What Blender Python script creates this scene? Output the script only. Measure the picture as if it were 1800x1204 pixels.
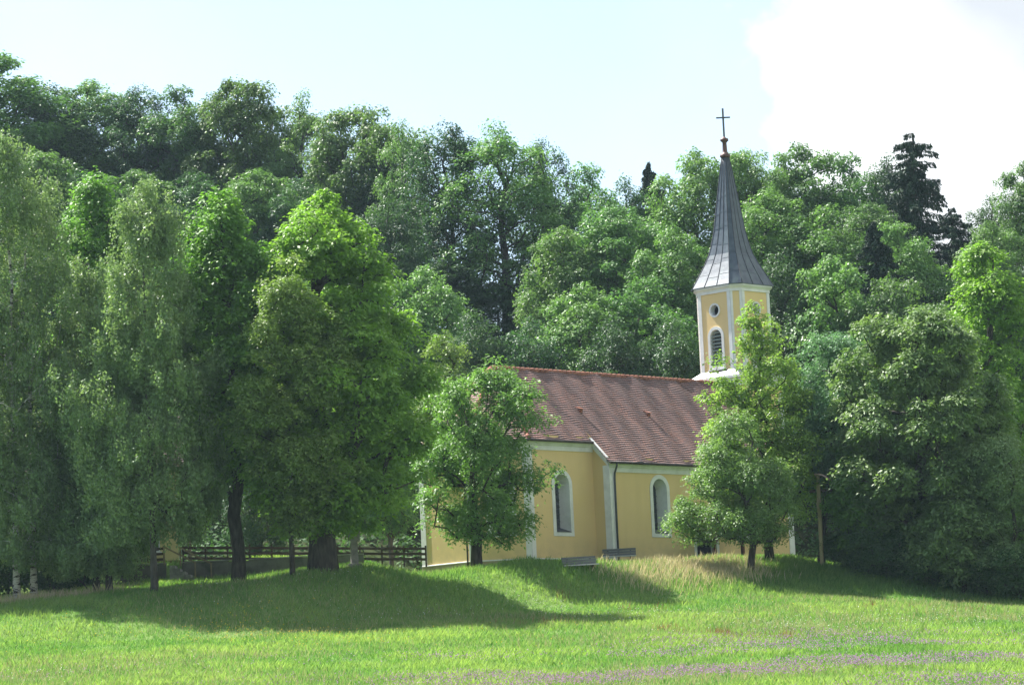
import bpy, bmesh, math, random
import numpy as np
from mathutils import Vector, Matrix
from mathutils.geometry import tessellate_polygon

for _o in list(bpy.data.objects):
    bpy.data.objects.remove(_o, do_unlink=True)
S = bpy.context.scene
C = S.collection
R = math.radians

# ------------------------------------------------------------------ camera
F = 6000.0                      # focal length in photo pixels (photo 1800 x 1204)
HOR = 1333.0                    # eye level on the photo's centre column
PITCH = math.atan((HOR - 602) / F)
ROLL = -R(2.7)
CAMROT = Matrix.Rotation(math.pi / 2 + PITCH, 3, 'X') @ Matrix.Rotation(ROLL, 3, 'Z')
cam = bpy.data.cameras.new('camera')
cam.sensor_width = 36
cam.lens = 36 * F / 1800
cam.clip_start = 0.5
cam.clip_end = 5000
camo = bpy.data.objects.new('camera', cam)
C.objects.link(camo)
camo.rotation_euler = CAMROT.to_euler()
S.camera = camo

# ------------------------------------------------------------------ light
SUN_EL = R(52.5)
SUN_AZ = R(-52)                           # clockwise from +Y
Ldir = Vector((math.sin(SUN_AZ) * math.cos(SUN_EL), math.cos(SUN_AZ) * math.cos(SUN_EL), math.sin(SUN_EL)))
sun = bpy.data.lights.new('sun', 'SUN')
sun.energy = 5.0
sun.angle = R(0.53)
sun.color = (1.0, 0.96, 0.90)
suno = bpy.data.objects.new('sun', sun)
C.objects.link(suno)
suno.rotation_euler = Ldir.to_track_quat('Z', 'Y').to_euler()

W = bpy.data.worlds.new('World')
S.world = W
W.use_nodes = True
wn, wl = W.node_tree.nodes, W.node_tree.links
wn.clear()
sky = wn.new('ShaderNodeTexSky')
sky.sky_type = 'NISHITA'
sky.sun_disc = False
sky.sun_elevation = SUN_EL
sky.sun_rotation = SUN_AZ
sky.air_density = 1.0
sky.dust_density = 1.2
sky.ozone_density = 1.0
tc = wn.new('ShaderNodeTexCoord')
sep = wn.new('ShaderNodeSeparateXYZ')
wl.new(tc.outputs['Generated'], sep.inputs[0])
nz = wn.new('ShaderNodeTexNoise')
nz.inputs['Scale'].default_value = 26
nz.inputs['Detail'].default_value = 7
nz.inputs['Roughness'].default_value = 0.55
wl.new(tc.outputs['Generated'], nz.inputs['Vector'])
def wmath(op, a, b=None, c=None, clamp=False):
    n = wn.new('ShaderNodeMath'); n.operation = op; n.use_clamp = clamp
    for i, v in enumerate((a, b, c)):
        if v is None: continue
        if isinstance(v, (int, float)): n.inputs[i].default_value = v
        else: wl.new(v, n.inputs[i])
    return n.outputs[0]
# a cumulus bank to the right of the spire: east of azimuth ~4.5 deg, its edge broken by noise
edge = wmath('ADD', wmath('MULTIPLY', wmath('SUBTRACT', sep.outputs['X'], 0.083), 34.0),
             wmath('MULTIPLY', wmath('SUBTRACT', nz.outputs['Fac'], 0.5), 3.6))
cl = wmath('MULTIPLY_ADD', edge, 1.5, 0.5, True)
nz2 = wn.new('ShaderNodeTexNoise')
nz2.inputs['Scale'].default_value = 9
nz2.inputs['Detail'].default_value = 4
wl.new(tc.outputs['Generated'], nz2.inputs['Vector'])
thin = wmath('MULTIPLY_ADD', wmath('SUBTRACT', nz2.outputs['Fac'], 0.42), 1.6, 0.0, True)
cl2 = wmath('MAXIMUM', wmath('MULTIPLY', cl, 0.97), wmath('MULTIPLY_ADD', thin, 0.22, 0.0))
mixc = wn.new('ShaderNodeMix'); mixc.data_type = 'RGBA'
wl.new(cl2, mixc.inputs['Factor'])
wl.new(sky.outputs['Color'], mixc.inputs['A'])
cn = wn.new('ShaderNodeMix'); cn.data_type = 'RGBA'
wl.new(wmath('MULTIPLY', wmath('SUBTRACT', nz2.outputs['Fac'], 0.45), 4.0, clamp=True), cn.inputs['Factor'])
cn.inputs['A'].default_value = (3.5, 3.7, 3.95, 1)
cn.inputs['B'].default_value = (6.0, 6.15, 6.3, 1)
wl.new(cn.outputs['Result'], mixc.inputs['B'])
bg = wn.new('ShaderNodeBackground')
bg.inputs['Strength'].default_value = 0.079
wl.new(mixc.outputs['Result'], bg.inputs['Color'])
wo = wn.new('ShaderNodeOutputWorld')
wl.new(bg.outputs[0], wo.inputs['Surface'])

S.view_settings.view_transform = 'Standard'
S.view_settings.look = 'None'
S.view_settings.exposure = 1.6
S.view_settings.gamma = 1
S.render.engine = 'CYCLES'
S.cycles.max_bounces = 8
S.cycles.diffuse_bounces = 4
S.cycles.glossy_bounces = 2
S.cycles.transmission_bounces = 3
S.cycles.transparent_max_bounces = 6
S.cycles.use_denoising = True
S.cycles.sample_clamp_indirect = 4

# ------------------------------------------------------------------ helpers
def ray(px, py):
    return CAMROT @ Vector(((px - 900) / F, (602 - py) / F, -1.0))
def at(px, py, Y):
    d = ray(px, py)
    return d * (Y / d.y)

def sstep(a, b, x):
    t = np.clip((x - a) / (b - a), 0, 1)
    return t * t * (3 - 2 * t)

def terrain(x, y):
    """Ground height: a meadow rising to a bank, a church terrace, then the wooded hill."""
    x = np.asarray(x, float); y = np.asarray(y, float)
    m = np.maximum(-1.7, -12.0 + 0.108 * y) - 0.020 * x * np.clip(y - 60, 0, 300) / 120
    m = m - 1.1 * sstep(12, 34, x) * sstep(60, 190, y)
    m = m + 0.12 * np.sin(x * 0.21 + y * 0.05) * np.sin(y * 0.11 + 1.3) + 0.05 * np.sin(x * 0.9 + y * 0.33)
    P = np.interp(x, [-60, -30, -22, -15, -8, 0, 8, 16, 20, 26, 34, 60],
                     [9.0, 9.5, 9.65, 10.05, 10.40, 11.35, 11.3, 11.2, 10.6, 9.5, 8.0, 7.0])
    yt = np.interp(x, [-60, -30, -13, 0, 10, 17, 25, 60], [171, 170, 170, 182, 188, 191, 191, 194])
    yc = np.interp(x, [-60, -30, -13, 0, 6, 11, 17, 25, 60], [188, 186, 182.5, 193.5, 198, 203, 204.5, 203, 206])
    P = P + 0.10 * np.sin(x * 0.55 + 1) + 0.06 * np.sin(x * 1.3 + y * 0.4)
    P = P + (1 - sstep(-10.0, -5.0, x)) * 0.085 * np.clip(y - 184, 0, 16) * sstep(-60, -30, x) - 0.45 * sstep(-9, -4, x) * (1 - sstep(197, 206, y))
    t = sstep(yt, yc, y)
    z = m * (1 - t) + P * t
    lw = 1 - sstep(-11.0, -7.5, x)
    z = z + lw * sstep(199.9, 201.0, y) * (12.30 - P) * sstep(-60, -40, x)
    yh = np.interp(x, [-80, -46, -30, -14, -5, 80], [330, 315, 300, 282, 270, 270])
    zh = np.interp(x, [-80, -47, -30, -14, -5, 5, 18, 40, 80], [58, 52, 46.5, 37.5, 33, 31.7, 32, 32.5, 30])
    y0 = 229.0
    up = np.clip((y - y0) / (yh - y0), 0, 1)
    up = up * up * (3 - 2 * up) * 0.35 + up * 0.65
    zz = z * (1 - up) + zh * up
    zz = zz - np.clip(y - yh, 0, 260) * 0.22
    return np.where(y > y0, zz, z)
def tz(x, y): return float(terrain(x, y))
def ground(px, py, ymin=40, ymax=330):
    d = ray(px, py)
    Y = ymin
    while Y < ymax:
        p = d * (Y / d.y)
        if p.z <= tz(p.x, p.y): return Vector((p.x, p.y, tz(p.x, p.y)))
        Y += 0.25
    return d * (ymax / d.y)
def stand(px, Y):
    """Ground point at depth Y under photo column px (columns lean a little)."""
    py = 1000
    for _ in range(6):
        p = at(px, py, Y)
        z = tz(p.x, p.y)
        py -= (z - p.z) * F / Y
    return Vector((p.x, p.y, z))

def tag(o, label=None, cat=None, group=None, kind=None):
    if label: o['label'] = label
    if cat: o['category'] = cat
    if group: o['group'] = group
    if kind: o['kind'] = kind
    return o
def empty(name, loc=(0, 0, 0), rz=0, label=None, cat=None, group=None):
    o = bpy.data.objects.new(name, None)
    o.empty_display_size = 0.5
    C.objects.link(o)
    o.location = loc
    o.rotation_euler = (0, 0, rz)
    return tag(o, label, cat, group)
def link(name, me, mat, parent=None):
    o = bpy.data.objects.new(name, me)
    if mat is not None and len(me.materials) == 0: me.materials.append(mat)
    C.objects.link(o)
    o.parent = parent
    return o
def copy_thing(o, parent=None):
    c = o.copy()
    C.objects.link(c)
    c.parent = parent
    for ch in list(o.children): copy_thing(ch, c)
    return c

class MB:
    """Collects shapes into one mesh."""
    def __init__(s): s.bm = bmesh.new()
    def box(s, x0, x1, y0, y1, z0, z1):
        v = [s.bm.verts.new((x, y, z)) for z in (z0, z1) for x, y in ((x0, y0), (x1, y0), (x1, y1), (x0, y1))]
        for f in ((3, 2, 1, 0), (4, 5, 6, 7), (0, 1, 5, 4), (1, 2, 6, 5), (2, 3, 7, 6), (3, 0, 4, 7)):
            s.bm.faces.new([v[i] for i in f])
        return s
    def face(s, pts): return s.bm.faces.new([s.bm.verts.new(p) for p in pts])
    def prism(s, a, b):
        """Solid between two equal loops a and b."""
        va = [s.bm.verts.new(p) for p in a]; vb = [s.bm.verts.new(p) for p in b]
        n = len(va)
        for i in range(n):
            j = (i + 1) % n
            s.bm.faces.new((va[i], va[j], vb[j], vb[i]))
        s.bm.faces.new(list(reversed(va))); s.bm.faces.new(vb)
        return s
    def bar(s, p, q, w, h, up=(0, 0, 1)):
        p, q, up = Vector(p), Vector(q), Vector(up)
        d = (q - p).normalized()
        a = d.cross(up).normalized(); b = a.cross(d)
        o = [(-w / 2, -h / 2), (w / 2, -h / 2), (w / 2, h / 2), (-w / 2, h / 2)]
        return s.prism([p + a * i + b * j for i, j in o], [q + a * i + b * j for i, j in o])
    def tube(s, pts, rad, n=8):
        pts = [Vector(p) for p in pts]
        if not hasattr(rad, '__len__'): rad = [rad] * len(pts)
        rings = []
        u = None
        for i, p in enumerate(pts):
            d = (pts[min(i + 1, len(pts) - 1)] - pts[max(i - 1, 0)]).normalized()
            if u is None: u = d.orthogonal().normalized()
            u = (u - d * u.dot(d)).normalized()
            v = d.cross(u)
            rings.append([s.bm.verts.new(p + (u * math.cos(2 * math.pi * k / n) + v * math.sin(2 * math.pi * k / n)) * rad[i]) for k in range(n)])
        for a, b in zip(rings, rings[1:]):
            for k in range(n):
                f = s.bm.faces.new((a[k], a[(k + 1) % n], b[(k + 1) % n], b[k])); f.smooth = True
        s.bm.faces.new(list(reversed(rings[0]))); s.bm.faces.new(rings[-1])
        return s
    def build(s, name, mat, parent=None, bevel=0):
        bmesh.ops.recalc_face_normals(s.bm, faces=s.bm.faces[:]) if bevel >= 0 else None
        if bevel > 0:
            bmesh.ops.bevel(s.bm, geom=s.bm.edges[:], offset=bevel, segments=1, affect='EDGES', profile=0.5)
        me = bpy.data.meshes.new(name)
        s.bm.to_mesh(me); s.bm.free()
        return link(name, me, mat, parent)

def np_mesh(name, co, nper, mat, tint=None, smooth=False):
    """Mesh of separate polygons with nper corners each, from an (n*nper,3) array."""
    me = bpy.data.meshes.new(name)
    n = len(co); nf = n // nper
    me.vertices.add(n)
    me.vertices.foreach_set('co', np.ascontiguousarray(co, np.float32).ravel())
    me.loops.add(n)
    me.loops.foreach_set('vertex_index', np.arange(n, dtype=np.int32))
    me.polygons.add(nf)
    me.polygons.foreach_set('loop_start', np.arange(0, n, nper, dtype=np.int32))
    if tint is not None:
        a = me.attributes.new('tint', 'FLOAT', 'FACE')
        a.data.foreach_set('value', np.ascontiguousarray(tint, np.float32))
    me.update(calc_edges=True)
    me.materials.append(mat)
    return me

# ------------------------------------------------------------------ materials
class NT:
    def __init__(s, name):
        s.m = bpy.data.materials.new(name); s.m.use_nodes = True
        s.n, s.l = s.m.node_tree.nodes, s.m.node_tree.links
        s.n.clear()
        s.out = s.n.new('ShaderNodeOutputMaterial')
    def set(s, sock, v):
        if v is None: return
        if isinstance(v, bpy.types.NodeSocket): s.l.new(v, sock)
        elif isinstance(v, (tuple, list)) and len(v) == 3 and sock.type == 'RGBA': sock.default_value = (*v, 1)
        else: sock.default_value = v
    def math(s, op, a, b=None, clamp=False):
        n = s.n.new('ShaderNodeMath'); n.operation = op; n.use_clamp = clamp
        s.set(n.inputs[0], a); s.set(n.inputs[1], b); return n.outputs[0]
    def mix(s, f, a, b, blend='MIX'):
        n = s.n.new('ShaderNodeMix'); n.data_type = 'RGBA'; n.blend_type = blend
        s.set(n.inputs['Factor'], f); s.set(n.inputs['A'], a); s.set(n.inputs['B'], b); return n.outputs['Result']
    def coord(s, which='Object', scale=(1, 1, 1)):
        t = s.n.new('ShaderNodeTexCoord')
        m = s.n.new('ShaderNodeMapping'); m.inputs['Scale'].default_value = scale
        s.l.new(t.outputs[which], m.inputs['Vector']); return m.outputs[0]
    def noise(s, vec, scale, detail=4, rough=0.55):
        n = s.n.new('ShaderNodeTexNoise')
        n.inputs['Scale'].default_value = scale; n.inputs['Detail'].default_value = detail
        n.inputs['Roughness'].default_value = rough
        s.set(n.inputs['Vector'], vec); return n.outputs['Fac']
    def ramp(s, f, lo, hi):
        return s.math('MULTIPLY', s.math('SUBTRACT', f, lo), 1 / (hi - lo), True)
    def bump(s, h, strength=0.3, dist=0.05):
        n = s.n.new('ShaderNodeBump'); n.inputs['Strength'].default_value = strength
        n.inputs['Distance'].default_value = dist; s.set(n.inputs['Height'], h); return n.outputs[0]
    def pbr(s, col, rough=0.7, spec=0.3, metal=0.0, normal=None):
        b = s.n.new('ShaderNodeBsdfPrincipled')
        s.set(b.inputs['Base Color'], col); s.set(b.inputs['Roughness'], rough)
        s.set(b.inputs['Specular IOR Level'], spec); s.set(b.inputs['Metallic'], metal); s.set(b.inputs['Normal'], normal)
        return b.outputs[0]
    def done(s, sh):
        s.l.new(sh, s.out.inputs['Surface']); return s.m

def mat_leaf(name, a, b, trans=0.38, rough=0.5, spec=0.3, tcol=(1.25, 1.45, 0.70), ovar=0.0, hvar=0.0):
    t = NT(name)
    at_ = t.n.new('ShaderNodeAttribute'); at_.attribute_name = 'tint'
    col = t.mix(at_.outputs['Fac'], a, b)
    if ovar:
        oi = t.n.new('ShaderNodeObjectInfo')
        h = t.n.new('ShaderNodeHueSaturation')
        t.set(h.inputs['Hue'], t.math('ADD', t.math('MULTIPLY', t.math('SUBTRACT', oi.outputs['Random'], 0.5), hvar), 0.5))
        r2 = t.math('FRACT', t.math('MULTIPLY', oi.outputs['Random'], 7.31))
        t.set(h.inputs['Value'], t.math('ADD', t.math('MULTIPLY', t.math('SUBTRACT', r2, 0.5), ovar), 1.0))
        t.set(h.inputs['Color'], col); col = h.outputs[0]
    p = t.pbr(col, rough, spec)
    tr = t.n.new('ShaderNodeBsdfTranslucent')
    t.set(tr.inputs['Color'], t.mix(1.0, col, tcol, 'MULTIPLY'))
    ms = t.n.new('ShaderNodeMixShader'); ms.inputs[0].default_value = trans
    t.l.new(p, ms.inputs[1]); t.l.new(tr.outputs[0], ms.inputs[2])
    return t.done(ms.outputs[0])

def mat_noise(name, a, b, scale=3, rough=0.8, spec=0.2, bump=0.0, bscale=20, metal=0, stretch=(1, 1, 1), lo=0.35, hi=0.65, bdist=0.03):
    t = NT(name)
    v = t.coord('Object', stretch)
    f = t.ramp(t.noise(v, scale, 5), lo, hi)
    nrm = t.bump(t.noise(v, bscale, 3), bump, bdist) if bump else None
    return t.done(t.pbr(t.mix(f, a, b), rough, spec, metal, nrm))

M = {}
# leaf colours (foliage albedos)
M['chestnut'] = mat_leaf('chestnut_leaf', (0.121, 0.237, 0.037), (0.220, 0.363, 0.055), 0.42)
M['chestnut_dull'] = mat_leaf('dull_chestnut_leaf', (0.106, 0.181, 0.069), (0.188, 0.269, 0.098), 0.34)
M['maple'] = mat_leaf('maple_leaf', (0.092, 0.202, 0.043), (0.168, 0.308, 0.058), 0.41)
M['linden'] = mat_leaf('linden_leaf', (0.118, 0.196, 0.052), (0.202, 0.280, 0.074), 0.37)
M['walnut'] = mat_leaf('walnut_leaf', (0.084, 0.184, 0.048), (0.173, 0.299, 0.074), 0.38, 0.48, 0.3)
M['birch'] = mat_leaf('birch_leaf', (0.121, 0.213, 0.086), (0.247, 0.345, 0.149), 0.34, 0.48, 0.3, (1.2, 1.25, 0.7))
M['plum'] = mat_leaf('plum_leaf', (0.099, 0.182, 0.061), (0.198, 0.303, 0.094), 0.37, 0.48, 0.3)
M['thin'] = mat_leaf('thin_maple_leaf', (0.143, 0.242, 0.048), (0.259, 0.369, 0.083), 0.42)
M['ash'] = mat_leaf('ash_leaf', (0.095, 0.203, 0.101), (0.176, 0.304, 0.149), 0.34, 0.48, 0.3, (1.1, 1.3, 0.75))
M['forest'] = mat_leaf('forest_leaf', (0.074, 0.163, 0.057), (0.147, 0.255, 0.078), 0.34, ovar=0.45, hvar=0.035)
M['forest_shade'] = mat_leaf('forest_shade_leaf', (0.032, 0.080, 0.038), (0.070, 0.138, 0.052), 0.32, ovar=0.35, hvar=0.03)  # forest leaf colour lowered to stand in for the shade behind the roof
M['spruce'] = mat_leaf('spruce_needle', (0.014, 0.038, 0.022), (0.032, 0.066, 0.034), 0.12, 0.6, 0.2, (1, 1, 1))
M['shrub'] = mat_leaf('shrub_leaf', (0.046, 0.108, 0.040), (0.094, 0.171, 0.061), 0.30, 0.65, 0.15)
M['bark'] = mat_noise('bark', (0.030, 0.026, 0.022), (0.085, 0.075, 0.062), 6, 0.9, 0.1, 0.8, 14, stretch=(1, 1, 0.25))
M['bark_grey'] = mat_noise('grey_bark', (0.045, 0.042, 0.038), (0.12, 0.11, 0.098), 5, 0.9, 0.1, 0.7, 12, stretch=(1, 1, 0.3))
t = NT('birch_bark')
v = t.coord('Object', (1, 1, 3.2))
f = t.ramp(t.noise(v, 2.6, 5, 0.6), 0.50, 0.58)
f2 = t.ramp(t.noise(t.coord('Object', (0.7, 0.7, 7)), 4, 3), 0.60, 0.66)
M['birch_bark'] = t.done(t.pbr(t.mix(t.math('MAXIMUM', f, f2), (0.50, 0.48, 0.44), (0.035, 0.03, 0.028)), 0.75, 0.2, normal=t.bump(f, 0.5, 0.03)))

t = NT('yellow_plaster')
v = t.coord('Object')
big = t.ramp(t.noise(v, 0.35, 5), 0.3, 0.7)
str_ = t.ramp(t.noise(t.coord('Object', (1.2, 1.2, 0.12)), 1.1, 4), 0.35, 0.75)
col = t.mix(big, (0.680, 0.500, 0.240), (0.725, 0.545, 0.272))
col = t.mix(t.math('MULTIPLY', str_, 0.30), col, (0.56, 0.415, 0.215))
zz_ = t.n.new('ShaderNodeSeparateXYZ'); t.l.new(v, zz_.inputs[0])
low = t.math('SUBTRACT', 1.0, t.ramp(zz_.outputs['Z'], 0.3, 1.9))
dirt = t.math('MULTIPLY', t.math('MULTIPLY', low, t.ramp(t.noise(v, 1.7, 6, 0.65), 0.35, 0.65)), 0.55)
col = t.mix(dirt, col, (0.42, 0.33, 0.20))
M['plaster'] = t.done(t.pbr(col, 0.9, 0.12, normal=t.bump(t.noise(v, 22, 4), 0.15, 0.02)))
t = NT('white_plaster')
v = t.coord('Object')
col = t.mix(t.ramp(t.noise(v, 1.2, 6, 0.62), 0.42, 0.78), (0.72, 0.72, 0.71), (0.55, 0.545, 0.53))
M['white'] = t.done(t.pbr(col, 0.85, 0.15, normal=t.bump(t.noise(v, 20, 3), 0.15, 0.02)))
M['plinth'] = mat_noise('tan_plinth', (0.28, 0.225, 0.155), (0.38, 0.31, 0.215), 1.2, 0.9, 0.1, 0.2, 15)

t = NT('clay_tile')
uv = t.coord('UV')
br = t.n.new('ShaderNodeTexBrick')
br.offset = 0.5
br.inputs['Scale'].default_value = 1.0
br.inputs['Brick Width'].default_value = 0.19
br.inputs['Row Height'].default_value = 0.21
br.inputs['Mortar Size'].default_value = 0.02
br.inputs['Mortar Smooth'].default_value = 0.3
br.inputs['Bias'].default_value = -0.1
t.set(br.inputs['Color1'], (0.325, 0.175, 0.138)); t.set(br.inputs['Color2'], (0.205, 0.138, 0.126)); t.set(br.inputs['Mortar'], (0.050, 0.032, 0.030))
t.l.new(uv, br.inputs['Vector'])
stain = t.ramp(t.noise(t.coord('UV', (0.55, 0.16, 1)), 1.3, 6, 0.6), 0.40, 0.68)
spk = t.ramp(t.noise(uv, 2.2, 5, 0.7), 0.45, 0.75)
col = t.mix(t.math('MULTIPLY', stain, 0.74), br.outputs['Color'], (0.120, 0.088, 0.085))
col = t.mix(t.math('MULTIPLY', spk, 0.35), col, (0.23, 0.18, 0.16))
M['tile'] = t.done(t.pbr(col, 0.8, 0.25, normal=t.bump(br.outputs['Fac'], -0.3, 0.02)))
M['ridge_tile'] = mat_noise('ridge_tile', (0.17, 0.075, 0.055), (0.34, 0.15, 0.10), 4, 0.85, 0.15)

t = NT('weathered_sheet_metal')
v = t.coord('Object')
pat = t.ramp(t.noise(t.coord('Object', (1.6, 1.6, 0.35)), 1.6, 6, 0.62), 0.52, 0.70)
hi = t.n.new('ShaderNodeSeparateXYZ'); t.l.new(v, hi.inputs[0])
pat = t.math('MULTIPLY', pat, 0.75)
col = t.mix(t.ramp(t.noise(v, 2.2, 5), 0.35, 0.65), (0.044, 0.060, 0.078), (0.074, 0.096, 0.117))
col = t.mix(pat, col, (0.085, 0.125, 0.125))
M['spire'] = t.done(t.pbr(col, 0.40, 0.45, 0.1, normal=t.bump(t.noise(v, 3, 3), 0.12, 0.05)))
M['seam'] = mat_noise('dark_seam_metal', (0.030, 0.035, 0.042), (0.06, 0.066, 0.075), 4, 0.5, 0.4, metal=0.3)
M['copper'] = mat_noise('copper', (0.075, 0.040, 0.033), (0.14, 0.075, 0.06), 4, 0.5, 0.4, metal=0.3)
M['iron'] = mat_noise('dark_iron', (0.030, 0.040, 0.038), (0.06, 0.075, 0.07), 5, 0.6, 0.4)
M['gutter'] = mat_noise('brown_gutter_metal', (0.030, 0.022, 0.020), (0.06, 0.045, 0.04), 3, 0.5, 0.4)
M['pipe'] = mat_noise('dark_pipe_metal', (0.030, 0.032, 0.036), (0.06, 0.064, 0.07), 3, 0.45, 0.5)
M['sill'] = mat_noise('dark_sill_metal', (0.040, 0.044, 0.05), (0.075, 0.08, 0.09), 3, 0.5, 0.4)
t = NT('leaded_glass')
v = t.coord('Object')
g = t.n.new('ShaderNodeTexBrick'); g.offset = 0
g.inputs['Scale'].default_value = 1; g.inputs['Brick Width'].default_value = 0.20; g.inputs['Row Height'].default_value = 0.20
g.inputs['Mortar Size'].default_value = 0.014
t.set(g.inputs['Color1'], (0.040, 0.050, 0.062)); t.set(g.inputs['Color2'], (0.075, 0.085, 0.098)); t.set(g.inputs['Mortar'], (0.012, 0.012, 0.013))
t.l.new(t.coord('UV'), g.inputs['Vector'])
M['glass'] = t.done(t.pbr(g.outputs['Color'], 0.22, 0.6))
M['louver'] = mat_noise('grey_green_louver', (0.20, 0.235, 0.20), (0.29, 0.325, 0.28), 4, 0.7, 0.2, stretch=(1, 1, 0.2))
M['dark'] = mat_noise('dark_interior', (0.010, 0.011, 0.013), (0.018, 0.019, 0.021), 2, 0.9, 0.05)
M['bench'] = mat_noise('grey_weathered_wood', (0.105, 0.11, 0.115), (0.19, 0.195, 0.20), 3, 0.8, 0.2, 0.3, 20, stretch=(0.3, 1, 6))
M['bench_seat'] = mat_noise('pale_worn_wood', (0.44, 0.43, 0.41), (0.58, 0.57, 0.54), 3, 0.75, 0.2, 0.3, 20, stretch=(0.3, 6, 1))
M['fence'] = mat_noise('dark_brown_wood', (0.040, 0.027, 0.018), (0.085, 0.057, 0.037), 3, 0.85, 0.15, 0.4, 18, stretch=(0.4, 2, 5))
M['rail'] = mat_noise('tan_rail_wood', (0.16, 0.12, 0.07), (0.26, 0.20, 0.12), 3, 0.8, 0.2)
M['crosswood'] = mat_noise('pale_post_wood', (0.30, 0.245, 0.135), (0.44, 0.37, 0.215), 4, 0.8, 0.2, 0.3, 16, stretch=(4, 4, 0.3))
M['porch'] = mat_noise('red_brown_porch_wood', (0.075, 0.030, 0.020), (0.13, 0.055, 0.035), 4, 0.75, 0.2, stretch=(4, 4, 0.4))
M['concrete'] = mat_noise('grey_render_wall', (0.075, 0.078, 0.062), (0.15, 0.145, 0.125), 1.4, 0.9, 0.1, 0.4, 10)
M['stone'] = mat_noise('grey_stone', (0.17, 0.165, 0.155), (0.29, 0.28, 0.26), 3, 0.9, 0.1, 0.4, 14)
M['house'] = mat_noise('ochre_house_plaster', (0.46, 0.38, 0.17), (0.56, 0.47, 0.22), 1, 0.9, 0.1)
M['house_base'] = mat_noise('red_brown_house_plinth', (0.12, 0.05, 0.04), (0.18, 0.085, 0.065), 2, 0.9, 0.1)
M['old_tile'] = mat_noise('dark_old_tile', (0.045, 0.036, 0.032), (0.085, 0.066, 0.056), 2, 0.85, 0.15, 0.4, 9)
M['roofcu'] = mat_noise('bright_copper_sheet', (0.42, 0.27, 0.23), (0.56, 0.38, 0.33), 5, 0.4, 0.5, metal=0.3)

t = NT('meadow_ground')
v = t.coord('Object')
f1 = t.ramp(t.noise(v, 0.06, 5), 0.35, 0.65)
f2 = t.ramp(t.noise(t.coord('Object', (1, 0.5, 1)), 1.6, 6, 0.65), 0.3, 0.7)
col = t.mix(f1, (0.105, 0.190, 0.045), (0.150, 0.225, 0.062))
col = t.mix(t.math('MULTIPLY', f2, 0.6), col, (0.085, 0.140, 0.036))
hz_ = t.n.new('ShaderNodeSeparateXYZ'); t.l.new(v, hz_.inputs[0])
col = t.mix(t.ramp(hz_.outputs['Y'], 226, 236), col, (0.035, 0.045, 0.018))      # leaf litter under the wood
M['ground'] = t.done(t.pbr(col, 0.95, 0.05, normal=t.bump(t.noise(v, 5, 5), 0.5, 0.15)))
M['grass'] = mat_leaf('grass_blade', (0.095, 0.220, 0.055), (0.250, 0.365, 0.120), 0.48, 0.6, 0.15, (1.25, 1.3, 0.6))
M['dry'] = mat_leaf('dry_grass', (0.40, 0.37, 0.19), (0.62, 0.55, 0.36), 0.3, 0.7, 0.1, (1.1, 1.0, 0.8))
M['seed'] = mat_leaf('pale_seed_head', (0.24, 0.27, 0.11), (0.40, 0.38, 0.22), 0.35, 0.7, 0.1, (1.1, 1.1, 0.8))
M['sorrel'] = mat_leaf('rusty_sorrel', (0.20, 0.085, 0.045), (0.30, 0.14, 0.07), 0.3, 0.7, 0.1, (1, 1, 1))
M['clover'] = mat_leaf('purple_flower', (0.36, 0.17, 0.38), (0.56, 0.34, 0.56), 0.3, 0.7, 0.1, (1, 1, 1))
M['yellowf'] = mat_leaf('yellow_flower', (0.62, 0.46, 0.03), (0.75, 0.58, 0.08), 0.2, 0.7, 0.1, (1, 1, 1))
M['whitef'] = mat_leaf('white_flower', (0.60, 0.60, 0.52), (0.75, 0.75, 0.70), 0.2, 0.7, 0.1, (1, 1, 1))

# ------------------------------------------------------------------ ground
def build_ground():
    xs = np.concatenate([np.linspace(-420, -70, 36)[:-1], np.arange(-70, 70, 1.0), np.linspace(70, 420, 36)])
    ys = np.concatenate([np.linspace(-60, 40, 26)[:-1], np.arange(40, 172, 1.5), np.arange(172, 240, 0.8), np.arange(240, 330, 2), np.linspace(330, 700, 38)])
    X, Y = np.meshgrid(xs, ys)
    Z = terrain(X, Y)
    co = np.stack([X, Y, Z], -1).reshape(-1, 3)
    nx, ny = len(xs), len(ys)
    i = np.arange(nx * ny).reshape(ny, nx)
    q = np.stack([i[:-1, :-1], i[:-1, 1:], i[1:, 1:], i[1:, :-1]], -1).reshape(-1, 4)
    me = bpy.data.meshes.new('meadow')
    me.vertices.add(len(co)); me.vertices.foreach_set('co', co.astype(np.float32).ravel())
    me.loops.add(q.size); me.loops.foreach_set('vertex_index', q.astype(np.int32).ravel())
    me.polygons.add(len(q)); me.polygons.foreach_set('loop_start', np.arange(0, q.size, 4, dtype=np.int32))
    me.polygons.foreach_set('use_smooth', np.ones(len(q), bool))
    me.update(calc_edges=True)
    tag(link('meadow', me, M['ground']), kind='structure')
build_ground()

# ------------------------------------------------------------------ church
CH_Y = 207.0
o0 = at(1079, 990, CH_Y)
CH_Z = 11.35
CH_ROT = R(46.0)
CH = empty('church', (o0.x, o0.y, CH_Z), CH_ROT,
           'yellow village church with red tiled roof, white trim and a pointed grey spire', 'church')
EAVE, HW, L = 6.60, 6.0, 17.25
TANP = 0.985
INS = 1.34                                     # the chancel is this much narrower on each side
RIDGE = EAVE + HW * TANP
APX, APD, CL = -8.16, 2.46, -5.7               # apse plan

def arch_outline(cx, z0, w, h, n=14):
    """Round-headed outline, counter-clockwise, in (u,z)."""
    r = w / 2; zs = z0 + h - r
    pts = [(cx - r, z0), (cx + r, z0)]
    for k in range(n + 1):
        a = math.pi * k / n
        pts.append((cx + r * math.cos(a), zs + r * math.sin(a)))
    return pts
def circle_outline(cx, cz, r, n=24):
    return [(cx + r * math.cos(2 * math.pi * k / n), cz + r * math.sin(2 * math.pi * k / n)) for k in range(n)]

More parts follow.
